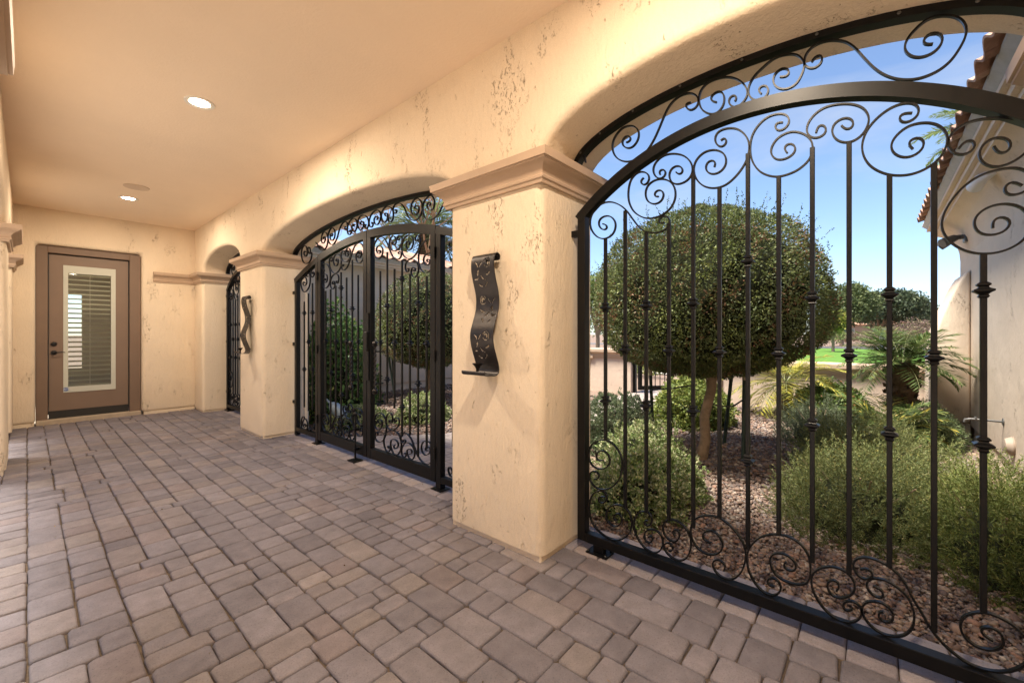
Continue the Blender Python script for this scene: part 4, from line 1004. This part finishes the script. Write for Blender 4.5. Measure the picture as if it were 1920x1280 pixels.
def topiary(loc, a, ztop, zbot, nleaf, label, trunk_top, lean=0.0, L=.030, wisps=160, core=True):
    t = thing("topiary_tree", label, "tree", (loc[0], loc[1], -.04))
    cz = zbot + (ztop - zbot) * .42; cu, cd = ztop - cz, cz - zbot
    d = unit(nleaf)
    ex = 2.25
    def rad(d):
        cc = np.where(d[:, 2] > 0, cu, cd)
        return 1.0 / ((np.abs(np.hypot(d[:, 0], d[:, 1])) / a) ** ex + (np.abs(d[:, 2]) / cc) ** ex) ** (1 / ex)
    C0 = np.array([loc[0] + lean, loc[1], cz])
    lump = 1 + .045 * vnoise(d, 3.2, loc[0]) + .032 * vnoise(d, 9, loc[1])
    dep = np.abs(rng.normal(0, .055, nleaf)) + (rng.random(nleaf) < .25) * rng.uniform(0, .14, nleaf)
    thin = vnoise(d, 5.2, loc[1] * 2) + .7 * vnoise(d, 13, loc[0])
    dep = dep + np.where(thin < -.72, .07, 0.0)
    keep = ~((thin < -.72) & (rng.random(nleaf) < .55)); d, dep, lump = d[keep], dep[keep], lump[keep]; nleaf = len(d)
    P = C0 + d * (rad(d) * lump - dep + .02)[:, None]
    D = d * rng.uniform(.2, 1.2, (nleaf, 1)) + rng.normal(0, .75, (nleaf, 3))
    cl = vnoise(P, 5.5, 3.0) + .5 * vnoise(P, 14, 1.0)
    base = pick([(.105, .128, .045), (.142, .168, .060), (.078, .098, .038), (.19, .21, .075)], [4, 3, 3, 1.2], nleaf)
    red = pick([(.20, .095, .05), (.17, .11, .05), (.22, .14, .065)], [2, 2, 1], nleaf)
    yel = pick([(.20, .225, .055), (.15, .18, .045)], [1, 1], nleaf)
    rr = rng.random(nleaf)
    C = np.where((cl > .28)[:, None] & (rr < .42)[:, None], red, base); C = np.where((cl < -.45)[:, None] & (rr < .45)[:, None], yel, C)
    C *= np.clip(1.0 + dep * -2.0, .5, 1)[:, None] * 0 + 1
    leaves("crown", P, D, rng.uniform(.7, 1.25, nleaf) * L, rng.uniform(.45, .62, nleaf) * L, C, M['leaf'], t)
    # thin new shoots that the shears missed
    pts, dirs = [], []
    for k in range(wisps):
        dd = unit(1)[0]
        if dd[2] < -.55: continue
        b = C0 + dd * rad(dd[None])[0]; g = dd * .7 + np.array([0, 0, .5]) + rng.normal(0, .3, 3); g /= np.linalg.norm(g); ln = rng.uniform(.06, .24) if dd[2] > .2 else rng.uniform(.03, .09)
        for q in range(int(ln / .010)): pts.append(b + g * q * .010 + rng.normal(0, .003, 3)); dirs.append(g + rng.normal(0, .8, 3))
    if pts: leaves("shoots", np.array(pts), np.array(dirs), .020, .010, pick([(.09, .12, .035), (.06, .09, .025)], [1, 1], len(pts)), M['leaf'], t)
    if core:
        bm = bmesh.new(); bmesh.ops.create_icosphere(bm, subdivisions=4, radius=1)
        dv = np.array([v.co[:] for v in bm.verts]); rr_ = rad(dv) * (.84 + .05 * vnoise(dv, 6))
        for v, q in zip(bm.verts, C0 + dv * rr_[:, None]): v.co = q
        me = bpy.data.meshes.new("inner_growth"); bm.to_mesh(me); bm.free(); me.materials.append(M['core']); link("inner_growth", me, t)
    b = Vector((loc[0], loc[1], -.06)); q = Vector((loc[0] + trunk_top[0], loc[1] + trunk_top[1], zbot + .02))
    tp = [b, b.lerp(q, .25) + Vector((.022, -.018, 0)), b.lerp(q, .5) + Vector((-.016, .012, 0)), b.lerp(q, .8) + Vector((.010, -.012, 0)), q, q + Vector((.02, .01, .35))]
    MB().tube(tp, [.060, .050, .046, .045, .052, .045], 12).build("trunk", M['bark'], t, smooth=60)
    for k in range(5):
        an = k * 1.256 + .4
        MB().tube([b.lerp(q, .9), q + Vector((.13 * math.cos(an), .13 * math.sin(an), .10)), q + Vector((.42 * math.cos(an), .42 * math.sin(an), .32))], [.035, .028, .015], 7).build("limb", M['bark'], t, smooth=60)
    return t
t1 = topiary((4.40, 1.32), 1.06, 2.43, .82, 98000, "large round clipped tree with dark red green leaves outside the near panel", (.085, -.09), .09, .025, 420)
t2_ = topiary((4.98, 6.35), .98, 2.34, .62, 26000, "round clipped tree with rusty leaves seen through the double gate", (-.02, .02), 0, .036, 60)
def stake(name, b, q, label, group, pale=True):
    t = thing(name, label, "stake", (b[0], b[1], -.05), group)
    b, q = Vector(b), Vector(q)
    MB().tube([b, b.lerp(q, .8)], .019, 8).build("stake_shaft", M['stake'], t, smooth=50)
    MB().tube([b.lerp(q, .78), q], .021, 8).build("stake_top", M['wood' if pale else 'stake'], t, smooth=50)
GS = "stakes holding the clipped trees"
stake("tree_stake", (4.78, 1.95, -.06), (4.62, 1.93, .98), "dark green stake with pale top, first on the far column side of the near trunk", GS)
stake("tree_stake", (4.77, 1.74, -.06), (4.80, 1.78, .86), "short dark stake standing just behind the iron bars left of the trunk", GS, False)
stake("tree_stake", (5.16, 1.29, -.06), (5.08, 1.18, .90), "dark stake standing behind the trunk of the large clipped tree", GS, False)
stake("tree_stake", (4.62, .98, -.06), (4.78, 1.0, .98), "leaning dark stake with pale top between trunk and rosemary", GS)
stake("tree_stake", (4.55, 6.85, -.06), (4.40, 6.75, 1.05), "pale topped stake leaning beside the trunk behind the double gate", GS)
stake("tree_stake", (4.30, 6.45, -.06), (4.22, 6.55, .80), "dark stake next to the trunk behind the double gate", GS, False)
for pts, lab in (([(4.64, 1.93, .58), (4.58, 1.66, .63), (4.50, 1.38, .70)], "tie wire from the far side stake to the near trunk"),
                 ([(4.45, 1.30, .55), (4.52, 1.18, .50), (4.64, 1.08, .49), (4.74, 1.0, .56)], "sagging tie from trunk to the leaning stake"),
                 ([(4.43, 6.75, .80), (4.7, 6.55, .9), (4.95, 6.37, .95)], "tie wire on the clipped tree behind the double gate")):
    tag(MB().tube(pts, .008, 6).build("tree_tie", M['rubber']), lab, "tie")

def mound(name, label, cat, c, rx, ry, h, nl, L, W, cols, w, parent_mat='leaf', style='leaf', group=None, lumps=.14, var=.2, core=.72, z0=-.04):
    t = thing(name, label, cat, (c[0], c[1], z0), group)
    def surf(d):
        k = 1 + lumps * vnoise(d, 3.5, c[0] * 3) + lumps * .6 * vnoise(d, 8, c[1] * 5)
        return np.c_[c[0] + d[:, 0] * rx * k, c[1] + d[:, 1] * ry * k, z0 + np.abs(d[:, 2]) * h * k]
    if style == 'rosette':
        nr = nl // 9; d = unit(nr); B = surf(d) - d * np.abs(rng.normal(0, .03, nr))[:, None]
        ax = d * np.array([1, 1, 1.0]); ax[:, 2] = np.abs(ax[:, 2]) + .5
        P = np.repeat(B, 9, 0); A = np.repeat(ax, 9, 0) + rng.normal(0, .75, (nr * 9, 3)); P = P + rng.normal(0, .006, P.shape)
        n = nr * 9
    elif style == 'needle':
        ns = nl // 36; d = unit(ns); tip = surf(d); g = d.copy(); g[:, 2] = np.abs(g[:, 2]) * .8 + .75; g += rng.normal(0, .28, g.shape); g /= np.linalg.norm(g, axis=1, keepdims=True)
        ln = rng.uniform(.10, .26, ns); tip = tip + g * (rng.uniform(-.10, .07, ns))[:, None]
        f = np.tile(np.linspace(0, 1, 36), ns); idx = np.repeat(np.arange(ns), 36)
        P = tip[idx] - g[idx] * (ln[idx] * (1 - f))[:, None]; A = g[idx] * (.55 + .5 * f[:, None]) + rng.normal(0, .55, (ns * 36, 3)); n = ns * 36
        L = L * (1.1 - .45 * f)
    else:
        n = nl; d = unit(n); P = surf(d) - d * (np.abs(rng.normal(0, .07, n)) * min(1, h * 1.6))[:, None]; A = d * rng.uniform(.1, 1, (n, 1)) + rng.normal(0, .7, (n, 3)) + np.array([0, 0, .25])
    C = pick(cols, w, n, var)
    P[:, 2] = np.maximum(P[:, 2], z0 + .01)
    Lr = (L if hasattr(L, '__len__') else np.full(n, L)) * rng.uniform(.7, 1.25, n)
    leaves("foliage", P, A, Lr, W * rng.uniform(.8, 1.2, n), C, M[parent_mat], t)
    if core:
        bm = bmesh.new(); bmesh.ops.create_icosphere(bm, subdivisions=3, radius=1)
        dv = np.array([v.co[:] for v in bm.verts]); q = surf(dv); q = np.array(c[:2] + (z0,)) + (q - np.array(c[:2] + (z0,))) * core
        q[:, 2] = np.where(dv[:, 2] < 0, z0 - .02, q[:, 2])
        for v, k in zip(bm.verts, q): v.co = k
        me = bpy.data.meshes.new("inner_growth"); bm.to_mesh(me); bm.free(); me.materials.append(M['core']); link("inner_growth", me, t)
    for k in range(7):
        a = rng.uniform(0, 6.28); r = rng.uniform(.3, .8)
        MB().tube([(c[0], c[1], z0), (c[0] + rx * r * .5 * math.cos(a), c[1] + ry * r * .5 * math.sin(a), z0 + h * .35), (c[0] + rx * r * math.cos(a), c[1] + ry * r * math.sin(a), z0 + h * .7)], [.012, .008, .004], 5).build("stem", M['bark'], t)
    return t
RC_ = [(.135, .16, .055), (.185, .205, .078), (.09, .115, .038), (.25, .26, .11), (.23, .21, .06)]; RW_ = [4, 3, 3, 1, 1]
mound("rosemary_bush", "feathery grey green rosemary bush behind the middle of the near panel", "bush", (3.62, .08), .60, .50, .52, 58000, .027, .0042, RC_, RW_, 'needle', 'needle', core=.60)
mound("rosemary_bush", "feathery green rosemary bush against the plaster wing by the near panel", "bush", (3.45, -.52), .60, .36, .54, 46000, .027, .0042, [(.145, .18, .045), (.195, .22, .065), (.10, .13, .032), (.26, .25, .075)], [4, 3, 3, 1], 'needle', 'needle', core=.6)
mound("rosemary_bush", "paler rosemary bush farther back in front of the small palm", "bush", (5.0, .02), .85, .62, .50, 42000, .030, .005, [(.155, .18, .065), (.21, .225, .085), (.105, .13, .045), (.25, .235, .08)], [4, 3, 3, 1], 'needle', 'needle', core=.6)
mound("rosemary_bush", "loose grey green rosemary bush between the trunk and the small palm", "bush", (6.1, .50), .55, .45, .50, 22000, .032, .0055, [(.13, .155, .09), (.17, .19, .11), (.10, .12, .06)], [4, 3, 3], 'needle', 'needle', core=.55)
VC = [(.46, .47, .27), (.22, .29, .10), (.60, .58, .38), (.14, .21, .055), (.33, .38, .17)]
VS = "cream edged shrubs by the near panel"
mound("variegated_shrub", "cream edged low shrub beside the post of the near panel", "shrub", (2.85, 1.30), .34, .32, .30, 15000, .026, .014, VC, [4, 4, 2, 3, 3], 'leaf', 'rosette', VS, lumps=.30, core=.74)
mound("variegated_shrub", "cream edged shrub behind the third and fourth iron bars", "shrub", (3.20, 1.32), .42, .34, .32, 17000, .028, .015, VC, [4, 4, 2, 3, 3], 'leaf', 'rosette', VS, lumps=.30, core=.74)
mound("variegated_shrub", "cream edged shrub at the back of its clump, nearest the trunk", "shrub", (3.75, 1.62), .42, .40, .36, 12000, .028, .015, VC, [4, 4, 2, 3, 3], 'leaf', 'rosette', VS, lumps=.32, core=.74)
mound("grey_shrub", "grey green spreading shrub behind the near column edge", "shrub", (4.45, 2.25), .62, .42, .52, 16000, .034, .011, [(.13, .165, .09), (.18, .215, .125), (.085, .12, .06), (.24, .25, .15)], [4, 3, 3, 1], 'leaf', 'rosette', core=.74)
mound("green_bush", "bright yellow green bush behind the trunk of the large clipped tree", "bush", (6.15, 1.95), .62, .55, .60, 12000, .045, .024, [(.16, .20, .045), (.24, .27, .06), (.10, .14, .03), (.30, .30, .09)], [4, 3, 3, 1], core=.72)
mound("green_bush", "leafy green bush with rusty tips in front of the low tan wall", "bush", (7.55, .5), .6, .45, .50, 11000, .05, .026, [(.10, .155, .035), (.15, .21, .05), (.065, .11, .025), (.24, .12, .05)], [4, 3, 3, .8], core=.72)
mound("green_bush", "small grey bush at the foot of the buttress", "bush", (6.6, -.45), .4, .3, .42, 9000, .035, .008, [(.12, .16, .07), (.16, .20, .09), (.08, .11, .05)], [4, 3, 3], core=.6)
# behind the double gate
mound("laurel_shrub", "tall glossy green leafy shrub behind the far leaf of the double gate", "shrub", (3.05, 6.15), .54, .54, 1.48, 4600, .075, .042, [(.06, .13, .032), (.09, .17, .045), (.04, .09, .024), (.17, .23, .07), (.24, .24, .08)], [4, 4, 3, 1.4, .3], core=.66, lumps=.2)
mound("laurel_shrub", "glossy green leafy shrub farther back behind the double gate", "shrub", (3.75, 7.0), .48, .48, 1.3, 3400, .075, .042, [(.06, .13, .032), (.09, .17, .045), (.04, .09, .024), (.17, .23, .07)], [4, 4, 3, 1.4], core=.66, lumps=.2)
mound("ground_cover", "low variegated ground cover in front of the leafy shrub", "shrub", (2.95, 5.35), .48, .42, .24, 6500, .03, .015, VC, [4, 4, 2, 3, 3], 'leaf', 'rosette', core=.7)
mound("ground_cover", "low variegated shrub at the path edge under the second clipped tree", "shrub", (3.75, 4.95), .42, .36, .36, 7500, .03, .016, VC, [4, 4, 2, 4, 3], 'leaf', 'rosette', core=.75)
orn = thing("garden_ornament", "pointed blue grey metal ornament lying in the ground cover", "ornament", (2.72, 5.30, 0))
oa, ob = Vector((2.60, 5.36, .30)), Vector((2.76, 5.22, .08)); od = (ob - oa)
MB().tube([oa - od * .35, oa - od * .1, oa, oa + od * .15, oa + od * .5, oa + od * .9, ob + od * .05], [.012, .014, .05, .072, .082, .062, .03], 16).build("body", M['slate'], orn, smooth=50)
MB().tube([oa + od * .62, oa + od * .70], [.081, .078], 16).build("band", M['iron'], orn)

# palms
def frond(P, D, C, base, az, el, ln, nlf, ll, droop, rach):
    pts = []; p = np.array(base, float); e = el
    for k in range(nlf):
        f = k / nlf
        d = np.array([math.cos(az) * math.cos(e), math.sin(az) * math.cos(e), math.sin(e)]); p = p + d * ln / nlf; e -= droop / nlf * (.4 + 1.2 * f); pts.append(p.copy())
        if f < .12: continue
        side = np.array([-math.sin(az), math.cos(az), 0]); L = ll * math.sin(math.pi * min(1, .18 + .80 * f)) ** .7
        for s_ in (-1, 1):
            P.append(p.copy()); D.append(np.r_[d * .75 + side * s_ * 1.0 + np.array([0, 0, -.05 + rng.normal(0, .12)]) + rng.normal(0, .08, 3), L]); C.append(f)
    rach.append(pts)
def palm(name, label, c, ztrunk, rtrunk, nf, ln, ll, wl_w, cols, w, els=(-.5, 1.35), droop=1.3, nlf=34, dead=0):
    t = thing(name, label, "palm", (c[0], c[1], -.05))
    P, D, C, R_ = [], [], [], []
    for k in range(nf):
        az = k * 2.39996 + rng.normal(0, .15); el = els[0] + (els[1] - els[0]) * ((k + .5) / nf) ** .8
        frond(P, D, C, (c[0] + .03 * math.cos(az), c[1] + .03 * math.sin(az), ztrunk), az, el, ln * rng.uniform(.82, 1.1), nlf, ll, droop, R_)
    P = np.array(P); D = np.array(D); n = len(P)
    leaves("fronds", P, D[:, :3], D[:, 3] * rng.uniform(.85, 1.15, n), wl_w, pick(cols, w, n), M['leaf'], t, .1, np.tile([0, 0, 1.0], (n, 1)) + rng.normal(0, .2, (n, 3)))
    mb = MB()
    for pts in R_: mb.tube([pts[i] for i in range(0, len(pts), 5)] + [pts[-1]], np.linspace(.008, .002, len(range(0, len(pts), 5)) + 1) * (ln / .8), 4)
    mb.build("frond_ribs", plain("palm_rib", (.13, .14, .045), .6), t)
    tr = MB(); nr = 14
    tr.tube([(c[0], c[1], -.08 + (ztrunk + .08) * k / nr) for k in range(nr + 1)], [rtrunk * (.9 + .25 * (k / nr) + (.06 if k % 2 else -.03)) * (1 if k < nr else .6) for k in range(nr + 1)], 14).build("trunk", M['palmbark'], t)
    # old leaf bases
    nb = int(160 * min(1, ztrunk)); a = rng.uniform(0, 6.28, nb); z = rng.uniform(.0, ztrunk, nb)
    B = np.c_[c[0] + rtrunk * .95 * np.cos(a), c[1] + rtrunk * .95 * np.sin(a), z]; A = np.c_[np.cos(a), np.sin(a), np.full(nb, 1.0)]
    if ztrunk < 2: tag(leaves("leaf_bases", B, A, rtrunk * .55, rtrunk * .35, pick([(.11, .07, .045), (.16, .10, .06), (.07, .045, .03)], [1, 1, 1], nb), M['stone'], t, .1), kind='stuff')
    return t
PG = [(.075, .115, .030), (.11, .15, .045), (.05, .085, .022), (.16, .18, .055)]
palm("small_palm", "small dark trunked palm with arching fronds in front of the low wall", (6.9, -.25), 0.88, .135, 46, .60, .20, .014, PG, [4, 3, 3, 1.3], (-.35, 1.3), 1.05, 40)
palm("young_palm", "young palm clump with yellowing lower fronds beneath the small palm", (6.35, -.10), .10, .06, 30, .62, .22, .015, PG + [(.34, .28, .05)], [4, 3, 3, 1.3, 2.0], (-.2, 1.3), 1.2, 34)
palm("yellow_palm", "yellowing palm with drooping fronds behind the clipped tree", (7.45, 1.02), .50, .09, 34, .8, .26, .014, [(.34, .31, .05), (.42, .36, .06), (.24, .25, .05), (.15, .18, .04)], [4, 3, 3, 2], (-.8, 1.2), 1.3, 34)
PALE = [(.16, .20, .075), (.22, .26, .10), (.11, .15, .05)]
palm("tall_palm", "tall palm crown rising behind the tile eave of the near wing", (24.9, -3.5), 9.2, .20, 34, 2.3, .6, .06, PALE, [3, 2, 2], (-.7, 1.2), 1.3, 36)
palm("tall_palm", "tall palm with hanging fronds behind the far wing roof", (9.6, 12.6), 5.1, .17, 40, 2.2, .6, .05, PALE, [3, 2, 2], (-.9, 1.2), 1.6, 36)
palm("tall_palm", "second tall palm behind the far wing roof nearer the street", (11.5, 10.9), 5.6, .17, 40, 2.2, .6, .05, PALE, [3, 2, 2], (-.9, 1.2), 1.6, 36)

# ------------------------------------------------------------------ trees, shrubs and houses across the street
def tree(name, label, c, h, rx, rz, n, L, cols, w, trunk=.18, blobs=9, cat="tree", gap=.0, tmat='bark', zlow=.35):
    t = thing(name, label, cat, (c[0], c[1], -.06))
    cz = h - rz
    B = []
    for k in range(blobs):
        d = unit(1)[0]; d[2] = abs(d[2]) * .9 - .25
        B.append((np.array([c[0], c[1], cz]) + d * np.array([rx, rx, rz]) * .62, rng.uniform(.36, .52)))
    B.append((np.array([c[0], c[1], cz]), .6))
    per = n // len(B); PP, AA = [], []
    for b, f in B:
        d = unit(per); r = f * (1 - np.abs(rng.normal(0, .16, per)))
        r *= 1 + .2 * vnoise(d, 4, b[0])
        PP.append(b + d * np.array([rx, rx, rz]) * r[:, None]); AA.append(d * .6 + rng.normal(0, .7, (per, 3)))
    P = np.concatenate(PP); A = np.concatenate(AA); m = len(P)
    P[:, 2] = np.maximum(P[:, 2], .05)
    leaves("crown", P, A, rng.uniform(.7, 1.3, m) * L, rng.uniform(.45, .7, m) * L, pick(cols, w, m, .28), M['leaf'], t)
    if trunk:
        MB().tube([(c[0], c[1], -.1), (c[0] + .05, c[1], h * .2), (c[0], c[1] + .06, h * .45), (c[0], c[1], cz)], [trunk, trunk * .8, trunk * .65, trunk * .4], 8).build("trunk", M[tmat], t, smooth=60)
        for b, f in B[:min(7, blobs)]:
            MB().tube([(c[0], c[1], h * .22), tuple((np.array([c[0], c[1], h * .35]) * .5 + b * .5)), tuple(b)], [trunk * .5, trunk * .35, trunk * .12], 6).build("limb", M[tmat], t, smooth=60)
    return t
import math as _m
def gp(px, d):       # ground point in the direction of a column of the view, d metres ahead
    u = (px - 960) / 786.0
    return (_m.sin(YAW) * d + u * _m.cos(YAW) * d, _m.cos(YAW) * d - u * _m.sin(YAW) * d)
DK = [(.060, .080, .040), (.085, .108, .055), (.042, .06, .03), (.13, .15, .08)]
LG = [(.16, .21, .055), (.21, .26, .075), (.11, .155, .04), (.27, .29, .10)]
YB = [(.30, .27, .05), (.22, .24, .05), (.15, .19, .045)]
RB = [(.17, .105, .085), (.22, .145, .12), (.12, .09, .06), (.19, .17, .08)]
tree("shade_tree", "broad dark tree beyond the lawn with several leaning trunks", gp(1648, 56), 7.8, 5.2, 3.2, 15000, .34, DK, [4, 3, 3, 1], .30, 12)
tree("shade_tree", "dark tree crown reaching to the buttress beyond the lawn", gp(1690, 66), 7.3, 4.6, 3.2, 9000, .38, DK, [4, 3, 3, 1], .28, 10)
tree("street_tree", "olive green tree beside the clipped tree's outer edge", gp(1578, 44), 7.2, 3.0, 3.2, 9000, .26, [(.11, .135, .05), (.15, .18, .07), (.075, .095, .035)], [3, 2, 2], .2, 9)
tree("street_tree", "yellow green street tree next to the clipped tree's outer edge", gp(1562, 30), 3.4, 1.2, 1.4, 5000, .17, YB, [2, 3, 3], .1, 7)
tree("street_tree", "light green feathery tree beyond the near column edge", gp(1120, 19), 5.0, 1.9, 2.3, 13000, .11, LG, [3, 3, 2, 1], .11, 10)
tree("street_tree", "sparse pale green tree top above the clipped tree", gp(1195, 24), 6.3, 2.3, 2.5, 9000, .12, LG, [3, 3, 2, 2], .13, 10)
tree("street_tree", "green tree far beyond the garden gate", gp(1225, 40), 4.4, 3.2, 2.2, 7000, .25, [(.09, .14, .04), (.13, .18, .05), (.06, .10, .03)], [3, 2, 2], .2, 8)
for i, (px, d, h, r, cols, lab) in enumerate(((1705, 40, 2.5, 2.0, RB, "reddish shrub across the lawn beside the buttress"), (1735, 44, 3.4, 2.4, RB, "taller reddish brown shrub just beside the buttress"), (1672, 50, 1.9, 1.9, YB, "yellow flowering shrub under the broad dark tree"), (1600, 52, 1.6, 1.8, RB, "brown shrub beyond the lawn left of the broad tree"), (1630, 47, 1.4, 1.6, [(.22, .19, .12), (.28, .24, .16)], "straw coloured grass clump beyond the lawn"), (1690, 46, 1.7, 1.9, [(.05, .10, .03), (.07, .13, .04)], "dark green hedge clump beyond the lawn"), (1745, 52, 5.0, 2.6, DK, "dark shrub peeking out beside the buttress"), (1556, 40, 2.0, 1.8, LG, "light green shrub at the lawn edge by the clipped tree"))):
    cw = [1] * len(cols)
    tree("street_shrub", lab, gp(px, d), h, r, h * .55, 2600, .16, cols, cw, 0, 6, "shrub")
for i, (px, d, lab) in enumerate(((1165, 13.0, "yellowish bedding plants beyond the garden gate"), (1195, 12.6, "low flowering plants beside the pavement outside the garden gate"))):
    x, y = gp(px, d); tree("street_shrub", lab, (x, y), .42, .7, .3, 1500, .06, [(.30, .27, .08), (.20, .22, .06), (.12, .15, .05)], [1, 2, 2], 0, 5, "shrub")
def house(px, d, w, h, rot, label):
    x, y = gp(px, d); t = thing("house", label, "house", (x, y, 0))
    ca, sa = math.cos(rot), math.sin(rot)
    def T(u, v, z): return (x + u * ca - v * sa, y + u * sa + v * ca, z)
    def bx(nm, u0, u1, v0, v1, z0, z1, mat):
        V = [T(u, v, z) for u in (u0, u1) for v in (v0, v1) for z in (z0, z1)]
        return mk(nm, V, [(0, 1, 3, 2), (4, 6, 7, 5), (0, 4, 5, 1), (2, 3, 7, 6), (0, 2, 6, 4), (1, 5, 7, 3)], mat, t)
    bx("wall", 0, 7, -w / 2, w / 2, -.1, h, M['housewall'])
    V = [T(-.6, -w / 2 - .6, h + .002), T(-.6, w / 2 + .6, h + .002), T(7.6, w / 2 + .6, h + .002), T(7.6, -w / 2 - .6, h + .002), T(3.5, -w / 2 + 2.5, h + 1.5), T(3.5, w / 2 - 2.5, h + 1.5)]
    mk("roof", V, [(0, 1, 5, 4), (1, 2, 5), (2, 3, 4, 5), (3, 0, 4), (3, 2, 1, 0)], M['tile'], t)
    for v in (-w * .3, w * .05, w * .32):
        f = bx("window", -.06, 0.0, v - .9, v + .9, .8, 2.2, M['white']); bx("pane", -.08, -.062, v - .8, v + .8, .9, 2.1, M['glass'])
house(1660, 74, 16, 2.9, math.radians(8), "tan house with low tile roof behind the broad dark tree")
house(1250, 60, 16, 2.9, math.radians(0), "tan house far across the street beyond the garden gate")
mb_ = thing("utility_box", "white utility box on the lawn edge beside the palm", "utility box", (*gp(1660, 42), 0))
x, y = gp(1660, 42); MB().box(x - .3, x + .3, y - .45, y + .45, -.06, 1.25).build("cabinet", M['whiteplastic'], mb_, bevel=.03); MB().box(x - .33, x + .33, y - .48, y + .48, 1.255, 1.32).build("lid", M['whiteplastic'], mb_, bevel=.02)
# bare tree behind the far wing
bt = thing("bare_tree", "bare twiggy tree above the far wing roof", "tree", (8.8, 11.6, 0))
def branch(mb, p, d, L, r, lev):
    q = p + d * L; mb.tube([p, p.lerp(q, .5) + Vector(rng.normal(0, L * .04, 3)), q], [r, r * .8, r * .6], 5 if lev > 1 else 4)
    if lev == 0: return
    for k in range(3):
        nd_ = (d + Vector(rng.normal(0, .5, 3))).normalized(); branch(mb, q, nd_, L * rng.uniform(.6, .85), r * .6, lev - 1)
mbt = MB(); branch(mbt, Vector((8.8, 11.6, -.1)), Vector((0, 0, 1)), 2.4, .11, 5); mbt.build("trunk", M['bark'], bt)

# dry leaf bits and grit blown onto the pavers
nb = 150
bx_ = np.c_[rng.uniform(.1, 2.3, nb), rng.uniform(.4, 8.0, nb), np.full(nb, .004)]
bx_[:60, 0] = rng.uniform(1.75, 2.3, 60)
bx_ = bx_[~((bx_[:, 0] > 1.74) & np.array([any(a < y < b for a, b in cols_right) for y in bx_[:, 1]]))]
dd_ = rng.normal(0, 1, (len(bx_), 3)); dd_[:, 2] = np.abs(dd_[:, 2]) * .12
tag(leaves("leaf_litter", bx_, dd_, rng.uniform(.006, .018, len(bx_)), rng.uniform(.004, .009, len(bx_)), pick([(.24, .17, .09), (.40, .34, .25), (.15, .10, .06), (.5, .48, .42)], [3, 2, 3, 1], len(bx_)), M['stone'], None), "tiny dry leaf bits and grit scattered over the pavers", "litter", kind='stuff')
